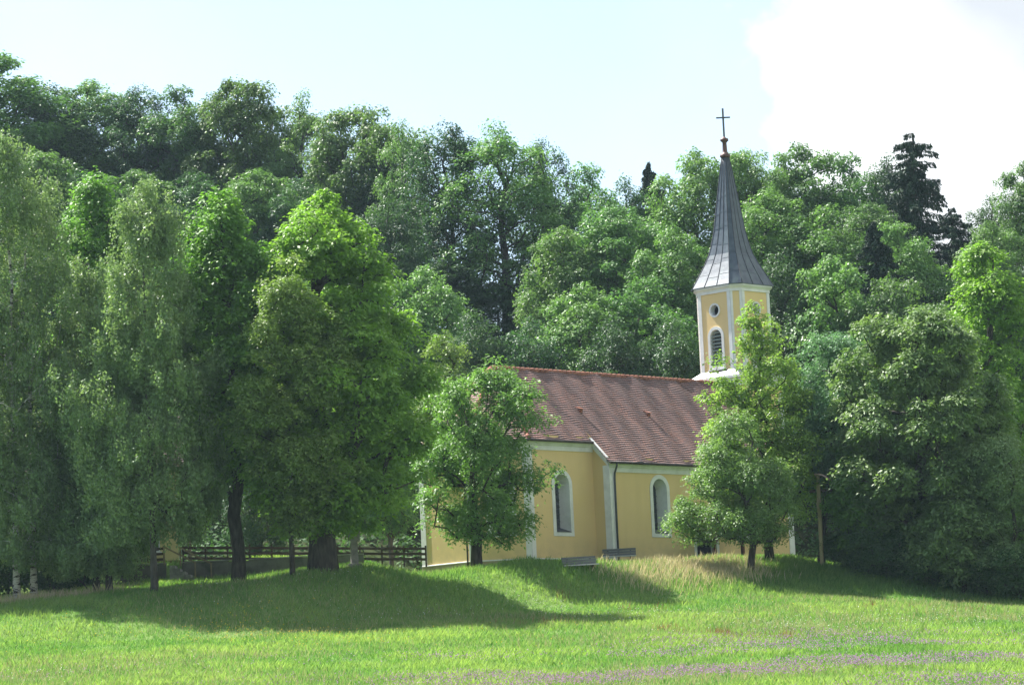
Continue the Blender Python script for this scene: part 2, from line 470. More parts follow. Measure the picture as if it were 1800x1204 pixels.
class Plane:
    """Vertical wall plane: p0 -> p1 on the ground seen from outside, left to right; n points out."""
    def __init__(s, p0, p1):
        s.p0 = Vector((p0[0], p0[1], 0)); s.p1 = Vector((p1[0], p1[1], 0))
        s.u = (s.p1 - s.p0).normalized(); s.w = (s.p1 - s.p0).length
        s.n = Vector((s.u.y, -s.u.x, 0))
    def P(s, u, z, d=0.0): return s.p0 + s.u * u + Vector((0, 0, z)) + s.n * d

def wall(mb, pl, outline, holes=(), depth=0.55, splay=0.10):
    loops = [[Vector((u, z, 0)) for u, z in outline]] + [[Vector((u, z, 0)) for u, z in h] for h in holes]
    flat = [p for lp in loops for p in lp]
    vs = [mb.bm.verts.new(pl.P(p.x, p.y)) for p in flat]
    for tri in tessellate_polygon(loops):
        try:
            f = mb.bm.faces.new([vs[i] for i in tri])
            f.normal_update()
            if f.normal.dot(pl.n) < 0: f.normal_flip()
        except ValueError: pass
def inset(outline, k):
    """Scale an outline about its centre so its half width shrinks by k."""
    us = [p[0] for p in outline]; zs = [p[1] for p in outline]
    cu, cz = (min(us) + max(us)) / 2, (min(zs) + max(zs)) / 2
    hu, hz = (max(us) - min(us)) / 2, (max(zs) - min(zs)) / 2
    return [(cu + (u - cu) * (hu - k) / hu, cz + (z - cz) * (hz - k) / hz) for u, z in outline]
def ring(mb, pl, a, b, da, db):
    n = len(a)
    va = [mb.bm.verts.new(pl.P(u, z, da)) for u, z in a]; vb = [mb.bm.verts.new(pl.P(u, z, db)) for u, z in b]
    for i in range(n):
        j = (i + 1) % n
        mb.bm.faces.new((va[i], va[j], vb[j], vb[i]))

def glass_face(name, pl, outline, d, mat, parent):
    bm = bmesh.new()
    uvl = bm.loops.layers.uv.new('UVMap')
    vs = [bm.verts.new(pl.P(u, z, d)) for u, z in outline]
    f = bm.faces.new(vs)
    for lp, (u, z) in zip(f.loops, outline): lp[uvl].uv = (u, z)
    f.normal_update()
    if f.normal.dot(pl.n) < 0: f.normal_flip()
    me = bpy.data.meshes.new(name); bm.to_mesh(me); bm.free()
    return link(name, me, mat, parent)

def church_window(pl, cx, z0, w, h, depth=0.80, splay=0.10, sur=0.26):
    """Window part: white surround and reveal, with glass and sill as sub-parts. Returns the hole outline."""
    hole = arch_outline(cx, z0, w, h)
    outer = arch_outline(cx, z0 - sur, w + 2 * sur, h + 2 * sur)
    inner = inset(hole, splay)
    mb = MB()
    ring(mb, pl, outer, outer, 0.0, 0.035)
    ring(mb, pl, outer, hole, 0.035, 0.035)
    ring(mb, pl, hole, hole, 0.035, 0.0)
    ring(mb, pl, hole, inner, 0.0, -depth)
    fr = mb.build('window', M['white'], CH, -1)
    glass_face('pane', pl, inner, -depth + 0.01, M['glass'], fr)
    sm = MB()
    a, b = cx - w / 2 + 0.01, cx + w / 2 - 0.01
    q = splay
    sm.prism([pl.P(a, z0 - 0.02, 0.06), pl.P(b, z0 - 0.02, 0.06), pl.P(b - q, z0 + 0.26, -depth + 0.03), pl.P(a + q, z0 + 0.26, -depth + 0.03)],
             [pl.P(a, z0 + 0.02, 0.06), pl.P(b, z0 + 0.02, 0.06), pl.P(b - q, z0 + 0.30, -depth + 0.03), pl.P(a + q, z0 + 0.30, -depth + 0.03)])
    sm.build('sill', M['sill'], fr)
    bars = MB()
    for k in range(1, 7):
        z = z0 + 0.25 + k * h / 8
        bars.bar(pl.P(cx - w / 2 + q, z, -depth + 0.05), pl.P(cx + w / 2 - q, z, -depth + 0.05), 0.03, 0.03)
    bars.bar(pl.P(cx, z0 + 0.1, -depth + 0.07), pl.P(cx, z0 + h - 0.1, -depth + 0.07), 0.03, 0.03, (1, 0, 0))
    bars.build('window_bar', M['iron'], fr)
    return hole

# plan
nSE, nSW, nNW, nNE = (0, 0), (L, 0), (L, 12), (0, 12)
c1, c2, c3, c4, c5, c6 = (0, INS), (CL, INS), (APX, INS + APD), (APX, 12 - INS - APD), (CL, 12 - INS), (0, 12 - INS)
plS = Plane(nSE, nSW)
hS1 = church_window(plS, 4.5, 2.02, 1.28, 3.35)
hS2 = church_window(plS, 12.7, 2.02, 1.28, 3.35)
door_hole = arch_outline(8.65, 0.0, 1.9, 2.35)
mb = MB()
wall(mb, plS, [(0, 0), (L, 0), (L, EAVE), (0, EAVE)], [hS1, hS2, door_hole])
def gable(pl, x):
    wall(mb, pl, [(0, 0), (12, 0), (12, EAVE), (6, RIDGE - 0.1), (0, EAVE)])
gable(Plane(nNE, nSE), 0)
gable(Plane(nSW, nNW), L)
wall(mb, Plane(nNW, nNE), [(0, 0), (L, 0), (L, EAVE), (0, EAVE)])
mb.build('nave_wall', M['plaster'], CH, -1)

CE = EAVE + INS * TANP                          # chancel eaves sit higher under the same roof plane
plC, plD, plE = Plane(c2, c1), Plane(c3, c2), Plane(c4, c3)
hC = church_window(plC, 2.85, 2.10, 1.28, 3.50)
hD = church_window(plD, plD.w / 2, 2.10, 1.28, 3.50)
mb = MB()
for pl, hs in ((plC, [hC]), (plD, [hD]), (plE, []), (Plane(c5, c4), []), (Plane(c6, c5), [])):
    wall(mb, pl, [(0, 0), (pl.w, 0), (pl.w, CE), (0, CE)], hs)
mb.build('chancel_wall', M['plaster'], CH, -1)

# door in the south wall: white arched surround, dark recess
mb = MB()
dout = arch_outline(8.65, 0.0, 1.9 + 0.44, 2.35 + 0.22)
ring(mb, plS, dout, dout, 0.0, 0.04); ring(mb, plS, dout, door_hole, 0.04, 0.04)
ring(mb, plS, door_hole, inset(door_hole, 0.05), 0.04, -0.45)
dr = mb.build('door_surround', M['white'], CH, -1)
glass_face('door', plS, inset(door_hole, 0.05), -0.44, M['dark'], dr)

# cornices: stepped white band under the eaves
def cornice(mb, pl, z, e0=0.0, e1=0.0, h=0.60):
    """e0,e1: how much the two ends run on past the wall per unit of projection (mitre)."""
    prof = [(0.0, 0), (0.06, 0), (0.06, h * 0.45), (0.12, h * 0.50), (0.16, h * 0.75), (0.27, h * 0.92), (0.27, h), (0.0, h)]
    a = [pl.P(-e0 * d, z - h + q, d) for d, q in prof]
    b = [pl.P(pl.w + e1 * d, z - h + q, d) for d, q in prof]
    mb.prism(a, b)
mb = MB()
t45 = math.tan(R(22.5))
cornice(mb, plS, EAVE - 0.31, 1, 1)
cornice(mb, Plane(nSW, nNW), EAVE, 0, 0) if False else None
cornice(mb, plC, CE - 0.31, t45, 0); cornice(mb, plD, CE - 0.31, t45, t45); cornice(mb, plE, CE - 0.31, t45, t45)
# sloping band on the nave shoulder
for d0, d1, hh in ((0.0, 0.06, 0.58), (0.06, 0.20, 0.30)):
    a = [Vector((-d, y, EAVE - 0.02 + y * TANP - dz)) for d, y, dz in ((d0, 0.0, hh), (d1, 0.0, hh), (d1, 0.0, 0), (d0, 0.0, 0))]
    b = [Vector((-d, y, EAVE - 0.02 + y * TANP - dz)) for d, y, dz in ((d0, INS, hh), (d1, INS, hh), (d1, INS, 0), (d0, INS, 0))]
    mb.prism(a, b)
mb.build('cornice', M['white'], CH)

# corner pilasters
def pil(pl, u0, u1, z1, name='pilaster', d=0.045):
    mb = MB()
    mb.prism([pl.P(u0, 0, 0), pl.P(u1, 0, 0), pl.P(u1, 0, d), pl.P(u0, 0, d)], [pl.P(u0, z1, 0), pl.P(u1, z1, 0), pl.P(u1, z1, d), pl.P(u0, z1, d)])
    mb.build(name, M['white'], CH)
pil(plS, -0.045, 0.42, EAVE - 0.55); pil(Plane(nNE, nSE), 11.52, 12.0, EAVE - 0.5)
pil(plS, L - 0.5, L, EAVE - 0.55)
pil(plD, plD.w - 0.34, plD.w, CE - 0.55); pil(plC, 0.0, 0.34, CE - 0.55)
pil(plE, plE.w - 0.34, plE.w, CE - 0.55); pil(plD, 0.0, 0.34, CE - 0.55)
pil(plE, 0.0, 0.42, CE - 0.55)

# plinth with a thin white ledge
mb = MB(); mw = MB()
for pl in (plC, plD, plE, Plane(nNE, nSE)):
    u0 = pl.w - INS if pl.p0.y == 12 else 0
    mb.prism([pl.P(u0, -1.0, 0), pl.P(pl.w, -1.0, 0), pl.P(pl.w, -1.0, 0.07), pl.P(u0, -1.0, 0.07)],
             [pl.P(u0, 0.42, 0), pl.P(pl.w, 0.42, 0), pl.P(pl.w, 0.42, 0.07), pl.P(u0, 0.42, 0.07)])
    mw.prism([pl.P(u0, 0.423, 0), pl.P(pl.w, 0.423, 0), pl.P(pl.w, 0.423, 0.09), pl.P(u0, 0.423, 0.09)],
             [pl.P(u0, 0.50, 0), pl.P(pl.w, 0.50, 0), pl.P(pl.w, 0.47, 0.09), pl.P(u0, 0.47, 0.09)])
for u0, u1 in ((0, 7.45), (9.85, L)):
    mb.prism([plS.P(u0, -1, 0), plS.P(u1, -1, 0), plS.P(u1, -1, 0.06), plS.P(u0, -1, 0.06)],
             [plS.P(u0, 0.30, 0), plS.P(u1, 0.30, 0), plS.P(u1, 0.30, 0.06), plS.P(u0, 0.30, 0.06)])
mb.build('plinth', M['plinth'], CH); mw.build('plinth_ledge', M['white'], CH)

# roof: courses of tiles as real steps over a slightly sagging plane
def wob(x, y):
    return 0.045 * math.sin(x * 1.9 + y * 0.7) + 0.030 * math.sin(x * 3.3 - y * 1.1 + 1) + 0.02 * math.sin(x * 5.9 + y * 2.1) - 0.05 * math.sin(y * 0.5)
def roof_patch(bm, uvl, p0, p1, q1, q0, cu=60, ph=0.0, wave=True, v0=0.0):
    p0, p1, q1, q0 = map(Vector, (p0, p1, q1, q0))
    n = (p1 - p0).cross(((q0 + q1) / 2) - ((p0 + p1) / 2)).normalized()
    if n.z < 0: n = -n
    hgt = (((q0 + q1) / 2) - ((p0 + p1) / 2)).length
    rows = max(2, int(hgt / 0.21))
    rng = random.Random(3)
    prev = None
    eu = (p1 - p0).normalized()
    for r in range(rows + 1):
        t_ = r / rows
        a, b = p0.lerp(q0, t_), p1.lerp(q1, t_)
        low, up = [], []
        for c in range(cu + 1):
            p = a.lerp(b, c / cu)
            w = wob((p - p0).dot(eu) + ph, t_ * hgt + v0) if wave else 0
            low.append(p + n * (w - 0.004)); up.append(p + n * (w + 0.031))
        # one course: from its raised lower edge to its upper edge tucked under the next
        if prev is not None:
            va = [bm.verts.new(p) for p in prev]; vb = [bm.verts.new(p) for p in low]
            for c in range(cu):
                f = bm.faces.new((va[c], va[c + 1], vb[c + 1], vb[c]))
                for lp in f.loops:
                    d = lp.vert.co - p0
                    lp[uvl].uv = (d.dot(eu) + ph, (r - 0.5 + (0.46 if lp.vert in (vb[c], vb[c + 1]) else -0.46)) * 0.21)
            vl = [bm.verts.new(p) for p in plow]
            for c in range(cu):
                f = bm.faces.new((vl[c], vl[c + 1], va[c + 1], va[c]))
                for lp in f.loops: lp[uvl].uv = ((lp.vert.co - p0).dot(eu), (r - 1) * 0.21)
        prev, plow = up, low
bm = bmesh.new(); uvl = bm.loops.layers.uv.new('UVMap')
OV = 0.34
def rz(y): return EAVE + y * TANP + 0.02
XR = -3.77
jx = -0.27                                        # roof verge over the nave shoulder
yC = INS - OV
# nave south and north slopes
roof_patch(bm, uvl, (jx, -OV, rz(-OV)), (L + 0.3, -OV, rz(-OV)), (L + 0.3, HW, rz(HW)), (jx, HW, rz(HW)), 90, 5)
roof_patch(bm, uvl, (L + 0.3, 12 + OV, rz(-OV)), (jx, 12 + OV, rz(-OV)), (jx, HW, rz(HW)), (L + 0.3, HW, rz(HW)), 20)
# chancel slopes and hipped apse
k = OV * t45
A2 = (CL - k, yC); A3 = (APX - OV, INS + APD - k); A4 = (APX - OV, 12 - INS - APD + k); A5 = (CL - k, 12 - yC)
roof_patch(bm, uvl, (*A2, rz(yC)), (jx, yC, rz(yC)), (jx, HW, rz(HW)), (XR, HW, rz(HW)), 36, 5.0 - jx + A2[0], True, INS * math.sqrt(1 + TANP ** 2))
roof_patch(bm, uvl, (jx, 12 - yC, rz(yC)), (*A5, rz(yC)), (XR, HW, rz(HW)), (jx, HW, rz(HW)), 10)
top = (XR, HW, rz(HW))
for a, b in ((A3, A2), (A4, A3), (A5, A4)):
    roof_patch(bm, uvl, (*a, rz(yC)), (*b, rz(yC)), top, top, 16, 0, False)
me = bpy.data.meshes.new('roof'); bm.to_mesh(me); bm.free()
roof = link('roof', me, M['tile'], CH)
mb = MB()                                         # ridge and hip cappings, bumpy in short lengths
x = XR
while x < L + 0.3:
    x1 = min(x + 0.42, L + 0.3)
    mb.tube([(x, HW, rz(HW) + 0.03), (x1 + 0.03, HW, rz(HW) + 0.045)], [0.13, 0.155], 8)
    x = x1
for a in (A2, A3, A4, A5):
    p, q = Vector((*a, rz(yC) + 0.03)), Vector(top)
    n_ = int((q - p).length / 0.42)
    for i in range(n_): mb.tube([p.lerp(q, i / n_), p.lerp(q, (i + 1.08) / n_)], [0.14, 0.11], 6)
mb.build('ridge_cap', M['ridge_tile'], roof)
for x_ in (1.05, 7.3):
    mb = MB(); mb.box(x_ - 0.09, x_ + 0.09, 3.0, 3.25, rz(3.1) - 0.02, rz(3.1) + 0.20)
    mb.prism([(x_ - 0.13, 2.9, rz(3.1) + 0.19), (x_ + 0.13, 2.9, rz(3.1) + 0.19), (x_ + 0.13, 3.4, rz(3.1) + 0.34), (x_ - 0.13, 3.4, rz(3.1) + 0.34)],
             [(x_ - 0.13, 2.9, rz(3.1) + 0.23), (x_ + 0.13, 2.9, rz(3.1) + 0.23), (x_ + 0.13, 3.4, rz(3.1) + 0.38), (x_ - 0.13, 3.4, rz(3.1) + 0.38)])
    mb.build('roof_vent', M['ridge_tile'], roof)

mb = MB()                                         # gutters
gz = rz(-OV) - 0.05
mb.tube([(jx - 0.06, -OV - 0.06, gz), (L + 0.3, -OV - 0.06, gz)], 0.085, 8)
gz2 = rz(yC) - 0.05
mb.tube([(*A3, gz2), (A2[0] - 0.03, A2[1] - 0.06, gz2), (jx - 0.03, yC - 0.06, gz2)], 0.085, 8)
mb.tube([(*A4, gz2), (A3[0] - 0.05, A3[1], gz2)], 0.085, 8)
mb.build('gutter', M['gutter'], CH)
mb = MB()
mb.tube([(0.30, -OV - 0.05, gz - 0.02), (0.30, -OV - 0.03, gz - 0.22), (0.33, -0.16, gz - 0.62), (0.33, -0.13, gz - 0.9), (0.33, -0.12, 3), (0.33, -0.12, 0)], 0.062, 10)
mb.build('downpipe', M['pipe'], CH)
mb = MB()
q = Vector((A3[0] + 0.30, A3[1] - 0.06, 0))
mb.tube([(A3[0] + 0.05, A3[1] - 0.08, gz2), (A3[0] + 0.14, A3[1] - 0.02, gz2 - 0.6), (APX - 0.12, INS + APD + 0.42, gz2 - 1.0), (APX - 0.12, INS + APD + 0.42, 0)], 0.058, 10)
mb.build('downpipe', M['gutter'], CH)

# wooden porch canopy in front of the south door
mb = MB()
px0, px1, py0 = 7.35, 10.05, -1.75
for x_ in (px0, px1):
    mb.box(x_ - 0.09, x_ + 0.09, py0 - 0.09, py0 + 0.09, -0.3, 2.05)
    mb.bar((x_, py0, 1.2), (x_ + (0.75 if x_ == px0 else -0.75), py0, 2.0), 0.11, 0.11, (0, 1, 0))
    mb.bar((x_, 0.0, 2.12), (x_, py0 - 0.35, 2.12), 0.15, 0.16)
mb.bar((px0 - 0.4, py0, 2.30), (px1 + 0.4, py0, 2.30), 0.15, 0.18)
porch = mb.build('porch', M['porch'], CH)
bm = bmesh.new(); uvl = bm.loops.layers.uv.new('UVMap')
xc = (px0 + px1) / 2
roof_patch(bm, uvl, (px0 - 0.45, py0 - 0.5, 2.40), (px1 + 0.45, py0 - 0.5, 2.40), (px1 + 0.45, 0.0, 3.05), (px0 - 0.45, 0.0, 3.05), 10, 0, False)
me = bpy.data.meshes.new('porch_roof'); bm.to_mesh(me); bm.free()
link('porch_roof', me, M['tile'], porch)

# ---- tower
TX0, TX1, TY0, TY1 = 17.55, 21.65, 3.95, 8.05
TCX, TCY = (TX0 + TX1) / 2, 6.0
TB = 13.0
mb = MB()
mb.box(TX0, TX1, TY0, TY1, -1, TB - 0.45)
mb.build('tower_wall', M['plaster'], CH)
mb = MB()
for e, z0, z1 in ((0.05, TB - 0.75, TB - 0.42), (0.13, TB - 0.42, TB - 0.22), (0.27, TB - 0.22, TB - 0.04)):
    mb.box(TX0 - e, TX1 + e, TY0 - e, TY1 + e, z0 + 0.001, z1)
mb.build('tower_cornice', M['white'], CH)
mb = MB()                                         # toothed quoins
for (sx, sy) in ((1, -1), (-1, -1), (-1, 1)):
    mb = MB(); z = 0.0; kq = 0
    while z < TB - 1.2:
        a = 0.55 if kq % 2 else 0.36
        b = 0.36 if kq % 2 else 0.55
        cx_, cy_ = (TX1 if sx > 0 else TX0), (TY0 if sy < 0 else TY1)
        x0_, x1_ = sorted((cx_ - sx * a, cx_ + sx * 0.04)); y0_, y1_ = sorted((cy_ - sy * b, cy_ + sy * 0.04))
        mb.box(x0_, x1_, y0_, y1_, z, z + 0.44)
        z += 0.44; kq += 1
    mb.build('quoin', M['white'], CH)
OE, OC = 1.40, 0.53                               # half width of main faces, chamfer
def octo(s=1.0, add=0.0, z=0.0):
    a, h = OE * s + add * 0.414, (OE + OC) * s + add
    pts = [(-a, -h), (a, -h), (h, -a), (h, a), (a, h), (-a, h), (-h, a), (-h, -a)]
    return [Vector((TCX + x, TCY + y, z)) for x, y in pts]
mb = MB()                                         # sloping metal skirt between square and octagon
sk0 = [Vector((TCX + x, TCY + y, TB - 0.035)) for x, y in ((-2.2, -2.32), (2.2, -2.32), (2.32, -2.2), (2.32, 2.2), (2.2, 2.32), (-2.2, 2.32), (-2.32, 2.2), (-2.32, -2.2))]
mb.prism(sk0, octo(1, 0.04, TB + 0.38))
mb.build('tower_skirt', M['spire'], CH)
OZ0, OZ1 = TB + 0.2, 18.92
mb = MB()
oc = [(p.x, p.y) for p in octo()]
faces = [Plane(oc[i], oc[(i + 1) % 8]) for i in range(8)]
belfry_holes = {}
for i in (0, 6):                                   # south and east faces carry the sound window and the round window
    pl = faces[i]
    cx_ = pl.w / 2
    belfry_holes[i] = (arch_outline(cx_, 13.74, 0.98, 2.40), circle_outline(cx_, 17.42, 0.36))
for i, pl in enumerate(faces):
    wall(mb, pl, [(0, OZ0), (pl.w, OZ0), (pl.w, OZ1), (0, OZ1)], belfry_holes.get(i, ()))
mb.build('belfry_wall', M['plaster'], CH, -1)
for i, (ha, hc) in belfry_holes.items():
    pl = faces[i]; cx_ = pl.w / 2
    mb = MB()
    outer = arch_outline(cx_, 13.74 - 0.20, 0.98 + 0.40, 2.40 + 0.40)
    ring(mb, pl, outer, outer, 0, 0.06); ring(mb, pl, outer, ha, 0.06, 0.06); ring(mb, pl, ha, ha, 0.06, 0); ring(mb, pl, ha, inset(ha, 0.03), 0, -0.35)
    mb.prism([pl.P(cx_ - 0.76, 13.42, 0), pl.P(cx_ + 0.76, 13.42, 0), pl.P(cx_ + 0.76, 13.42, 0.13), pl.P(cx_ - 0.76, 13.42, 0.13)],
             [pl.P(cx_ - 0.76, 13.54, 0), pl.P(cx_ + 0.76, 13.54, 0), pl.P(cx_ + 0.76, 13.52, 0.13), pl.P(cx_ - 0.76, 13.52, 0.13)])
    fr = mb.build('belfry_window', M['white'], CH, -1)
    glass_face('opening', pl, inset(ha, 0.03), -0.34, M['dark'], fr)
    lv = MB()
    z = 13.80
    while z < 16.0:
        hw_ = 0.46 if z < 15.65 else math.sqrt(max(0.01, 0.46 ** 2 - (z - 15.65) ** 2))
        lv.bar(pl.P(cx_ - hw_, z + 0.05, -0.14), pl.P(cx_ + hw_, z + 0.05, -0.14), 0.24, 0.035, (pl.n + Vector((0, 0, 1.3))).normalized())
        z += 0.235
    lv.build('louver', M['louver'], fr)
    mb = MB()
    oc_ = circle_outline(cx_, 17.42, 0.47)
    ring(mb, pl, oc_, oc_, 0, 0.05); ring(mb, pl, oc_, hc, 0.05, 0.05); ring(mb, pl, hc, hc, 0.05, 0); ring(mb, pl, hc, hc, 0, -0.4)
    fr = mb.build('round_window', M['white'], CH, -1)
    glass_face('opening', pl, hc, -0.39, M['dark'], fr)
mb = MB()                                          # white strips on the belfry edges
for i, pl in enumerate(faces):
    sw = 0.27 if pl.w > 1.5 else 0.15
    for u0, u1 in ((0, sw), (pl.w - sw, pl.w)):
        mb.prism([pl.P(u0, OZ0, 0), pl.P(u1, OZ0, 0), pl.P(u1, OZ0, 0.04), pl.P(u0, OZ0, 0.04)],
                 [pl.P(u0, OZ1 - 0.1, 0), pl.P(u1, OZ1 - 0.1, 0), pl.P(u1, OZ1 - 0.1, 0.04), pl.P(u0, OZ1 - 0.1, 0.04)])
mb.build('belfry_strip', M['white'], CH)
mb = MB()
for a0, a1, z0, z1 in ((0.07, 0.07, OZ1 - 0.38, OZ1 - 0.20), (0.08, 0.18, OZ1 - 0.199, OZ1 - 0.06), (0.24, 0.24, OZ1 - 0.059, OZ1 + 0.05)):
    mb.prism(octo(1, a0, z0), octo(1, a1, z1))
mb.build('belfry_cornice', M['white'], CH)
# spire with a flared foot
prof = [(0, 1.0), (0.35, 0.92), (0.9, 0.80), (1.6, 0.655), (2.2, 0.545), (2.9, 0.465), (3.8, 0.385), (6.0, 0.262), (8.2, 0.135), (8.85, 0.092)]
ZS = OZ1 + 0.052
HS = (OE + OC + 0.30) / (OE + OC)
secs = [octo(HS * s_, 0, ZS + z_) for z_, s_ in prof]
mb = MB()
mb.prism(octo(HS, 0, ZS), octo(HS, 0, ZS + 0.05))
vs = [[mb.bm.verts.new(p + Vector((0, 0, 0.052))) for p in sec] for sec in secs]
for a, b in zip(vs, vs[1:]):
    for i in range(8): mb.bm.faces.new((a[i], a[(i + 1) % 8], b[(i + 1) % 8], b[i]))
mb.bm.faces.new(vs[-1])
rng = random.Random(5)
def sec_at(z):
    zs = [p[0] for p in prof]; s_ = float(np.interp(z, zs, [p[1] for p in prof]))
    return octo(HS * s_, 0.004, ZS + z + 0.055)
for i in range(8):
    for f0, f1 in (((0, .333), (.333, .667), (.667, 1)) if i % 2 == 0 else ((0, 1),)):
        z = 0.5 + rng.random() * 0.6
        while z < 7.6:
            sec = sec_at(z); sec2 = sec_at(z + 0.035)
            nrm = faces[i].n
            a, b = sec[i].lerp(sec[(i + 1) % 8], f0 + 0.02), sec[i].lerp(sec[(i + 1) % 8], f1 - 0.02)
            c, d = sec2[i].lerp(sec2[(i + 1) % 8], f1 - 0.02), sec2[i].lerp(sec2[(i + 1) % 8], f0 + 0.02)
            mb.prism([a, b, c, d], [p + nrm * 0.012 for p in (a, b, c, d)])
            z += 0.95 + rng.random() * 0.35
spire = mb.build('spire', M['spire'], CH)
mb = MB()                                          # standing seams along the faces, laps across them
for i in range(8):
    for f_ in ((0.0, 0.333, 0.667) if i % 2 == 0 else (0.0,)):
        pts = []
        for sec in secs: pts.append(sec[i].lerp(sec[(i + 1) % 8], f_) + Vector((0, 0, 0.06)))
        mb.tube(pts, [0.028] * len(pts), 4)
mb.build('standing_seam', M['seam'], spire)
mb = MB()
zt = ZS + 8.85
mb.tube([(TCX, TCY, zt + d) for d in (0, 0.06, 0.10, 0.24, 0.30, 0.42, 1.02, 1.10, 1.16, 1.30, 1.34, 1.44)],
        [0.24, 0.34, 0.36, 0.34, 0.22, 0.17, 0.14, 0.20, 0.28, 0.27, 0.15, 0.06], 12)
mb.build('finial', M['copper'], CH)
mb = MB()
zc = zt + 1.42
mb.box(TCX - 0.045, TCX + 0.045, TCY - 0.045, TCY + 0.045, zc, zc + 1.95)
dc = Vector((math.cos(R(-46)), math.sin(R(-46)), 0))          # arms lie square to the view from the meadow
for sgn in (-1, 1):
    p_ = Vector((TCX, TCY, zc + 1.32))
    mb.bar(p_ + dc * 0.046 * sgn, p_ + dc * 0.47 * sgn, 0.08, 0.09)
mb.build('cross', M['iron'], CH)

# ------------------------------------------------------------------ trees
def rand_unit(rng, n):
    v = rng.normal(size=(n, 3)); return v / np.linalg.norm(v, axis=1, keepdims=True)
def leaves(rng, P, N, ln, wd, tdir=None):
    """Pointed leaf faces at P facing N; tdir (optional) is the way the leaf points."""
    n = len(P)
    N = N / (np.linalg.norm(N, axis=1, keepdims=True) + 1e-9)
    T = rand_unit(rng, n) if tdir is None else tdir
    T = T - N * np.sum(T * N, 1, keepdims=True)
    T /= (np.linalg.norm(T, axis=1, keepdims=True) + 1e-9)
    B = np.cross(N, T)
    s = rng.uniform(0.7, 1.3, (n, 1))
    l_, w_ = ln * s, wd * s
    co = np.empty((n, 4, 3))
    co[:, 0] = P - T * l_ * 0.5
    co[:, 1] = P + B * w_ * 0.5 + N * w_ * 0.12
    co[:, 2] = P + T * l_ * 0.5
    co[:, 3] = P - B * w_ * 0.5 + N * w_ * 0.12
    return co.reshape(-1, 3)

def grow(rng, trunk, targets, r0, rtip=0.02, droop=0.0, power=0.46):
    """Branches from a trunk polyline to each target by nearest-node growth. Returns the wood as tubes [(pts, radii)]."""
    pos = [np.array(p, float) for p in trunk]
    par = list(range(-1, len(trunk) - 1))
    chains = [list(range(len(trunk)))]
    top = len(trunk)
    order = np.argsort(np.linalg.norm(targets[:, :2] - np.array(trunk)[:, :2].mean(0), axis=1) + targets[:, 2] * 0.05)
    zt = trunk[0][2] + (trunk[-1][2] - trunk[0][2]) * 0.22
    for i in order:
        g = targets[i]
        A = np.array(pos)
        d = np.linalg.norm(A - g, axis=1)
        rise = g[2] - A[:, 2]
        hd = np.linalg.norm(A[:, :2] - g[:2], axis=1)
        cost = d + np.where(rise < 0.25 * hd, (0.25 * hd - rise) * 1.6, 0) + np.where(A[:, 2] < zt, 4.0, 0)
        j = int(np.argmin(cost))
        s = pos[j]; ln = np.linalg.norm(g - s)
        k = max(2, min(5, int(ln / 0.7)))
        side = rng.normal(size=3) * ln * 0.06
        ch = [j]; last = j
        for q in range(1, k + 1):
            u = q / k
            p = s + (g - s) * u + side * math.sin(math.pi * u)
            p[2] += ln * 0.10 * math.sin(math.pi * u)
            pos.append(p); par.append(last); last = len(pos) - 1; ch.append(last)
        chains.append(ch)
    cnt = np.zeros(len(pos))
    leafs = set(c[-1] for c in chains)
    for l_ in leafs:
        cnt[l_] += 1
    for i in range(len(pos) - 1, 0, -1):
        if par[i] >= 0: cnt[par[i]] += cnt[i]
    mx = max(cnt[0], 1)
    rad = np.maximum(rtip, r0 * (cnt / mx) ** power)
    tubes = []
    for ci, c in enumerate(chains):
        rr = [rad[i] for i in c]
        if ci: rr[0] = min(rr[0], rr[1] * 1.25)
        tubes.append(([pos[i] for i in c], rr))
    return tubes

def wood_mesh(name, tubes, mat, flare=1.35, ntr=9, nbr=5):
    mb = MB()
    for i, (pts, rr) in enumerate(tubes):
        rr = list(rr)
        if i == 0:
            rr[0] *= flare
            mb.tube(pts, rr, ntr)
        else: mb.tube(pts, rr, nbr)
    me = bpy.data.meshes.new(name)
    mb.bm.to_mesh(me); mb.bm.free()
    me.materials.append(mat)
    return me

def trunk_line(rng, H, lean=(0, 0), wander=0.15, n=9, sink=0.4, crook=0.0):
    pts = [np.array((0, 0, -sink))]
    for i in range(1, n + 1):
        u = i / n
        off = rng.normal(size=2) * wander * min(1, u * 2) + np.array(lean) * u
        off = off + np.array((math.sin(u * 7) * crook, math.cos(u * 5) * crook * 0.4)) * min(1, u * 3)
        pts.append(np.array((off[0], off[1], H * u)))
    return pts

def lumps(rng, k=7):
    ph = rng.uniform(0, 6.28, (k, 2)); fr = rng.integers(1, 6, (k, 2)); am = rng.uniform(0.05, 0.16, k)
    def f(a, t):
        v = 1.0
        for i in range(k): v = v + am[i] * np.sin(a * fr[i, 0] + ph[i, 0]) * np.cos(t * 3.1 * fr[i, 1] + ph[i, 1])
        return v
    return f

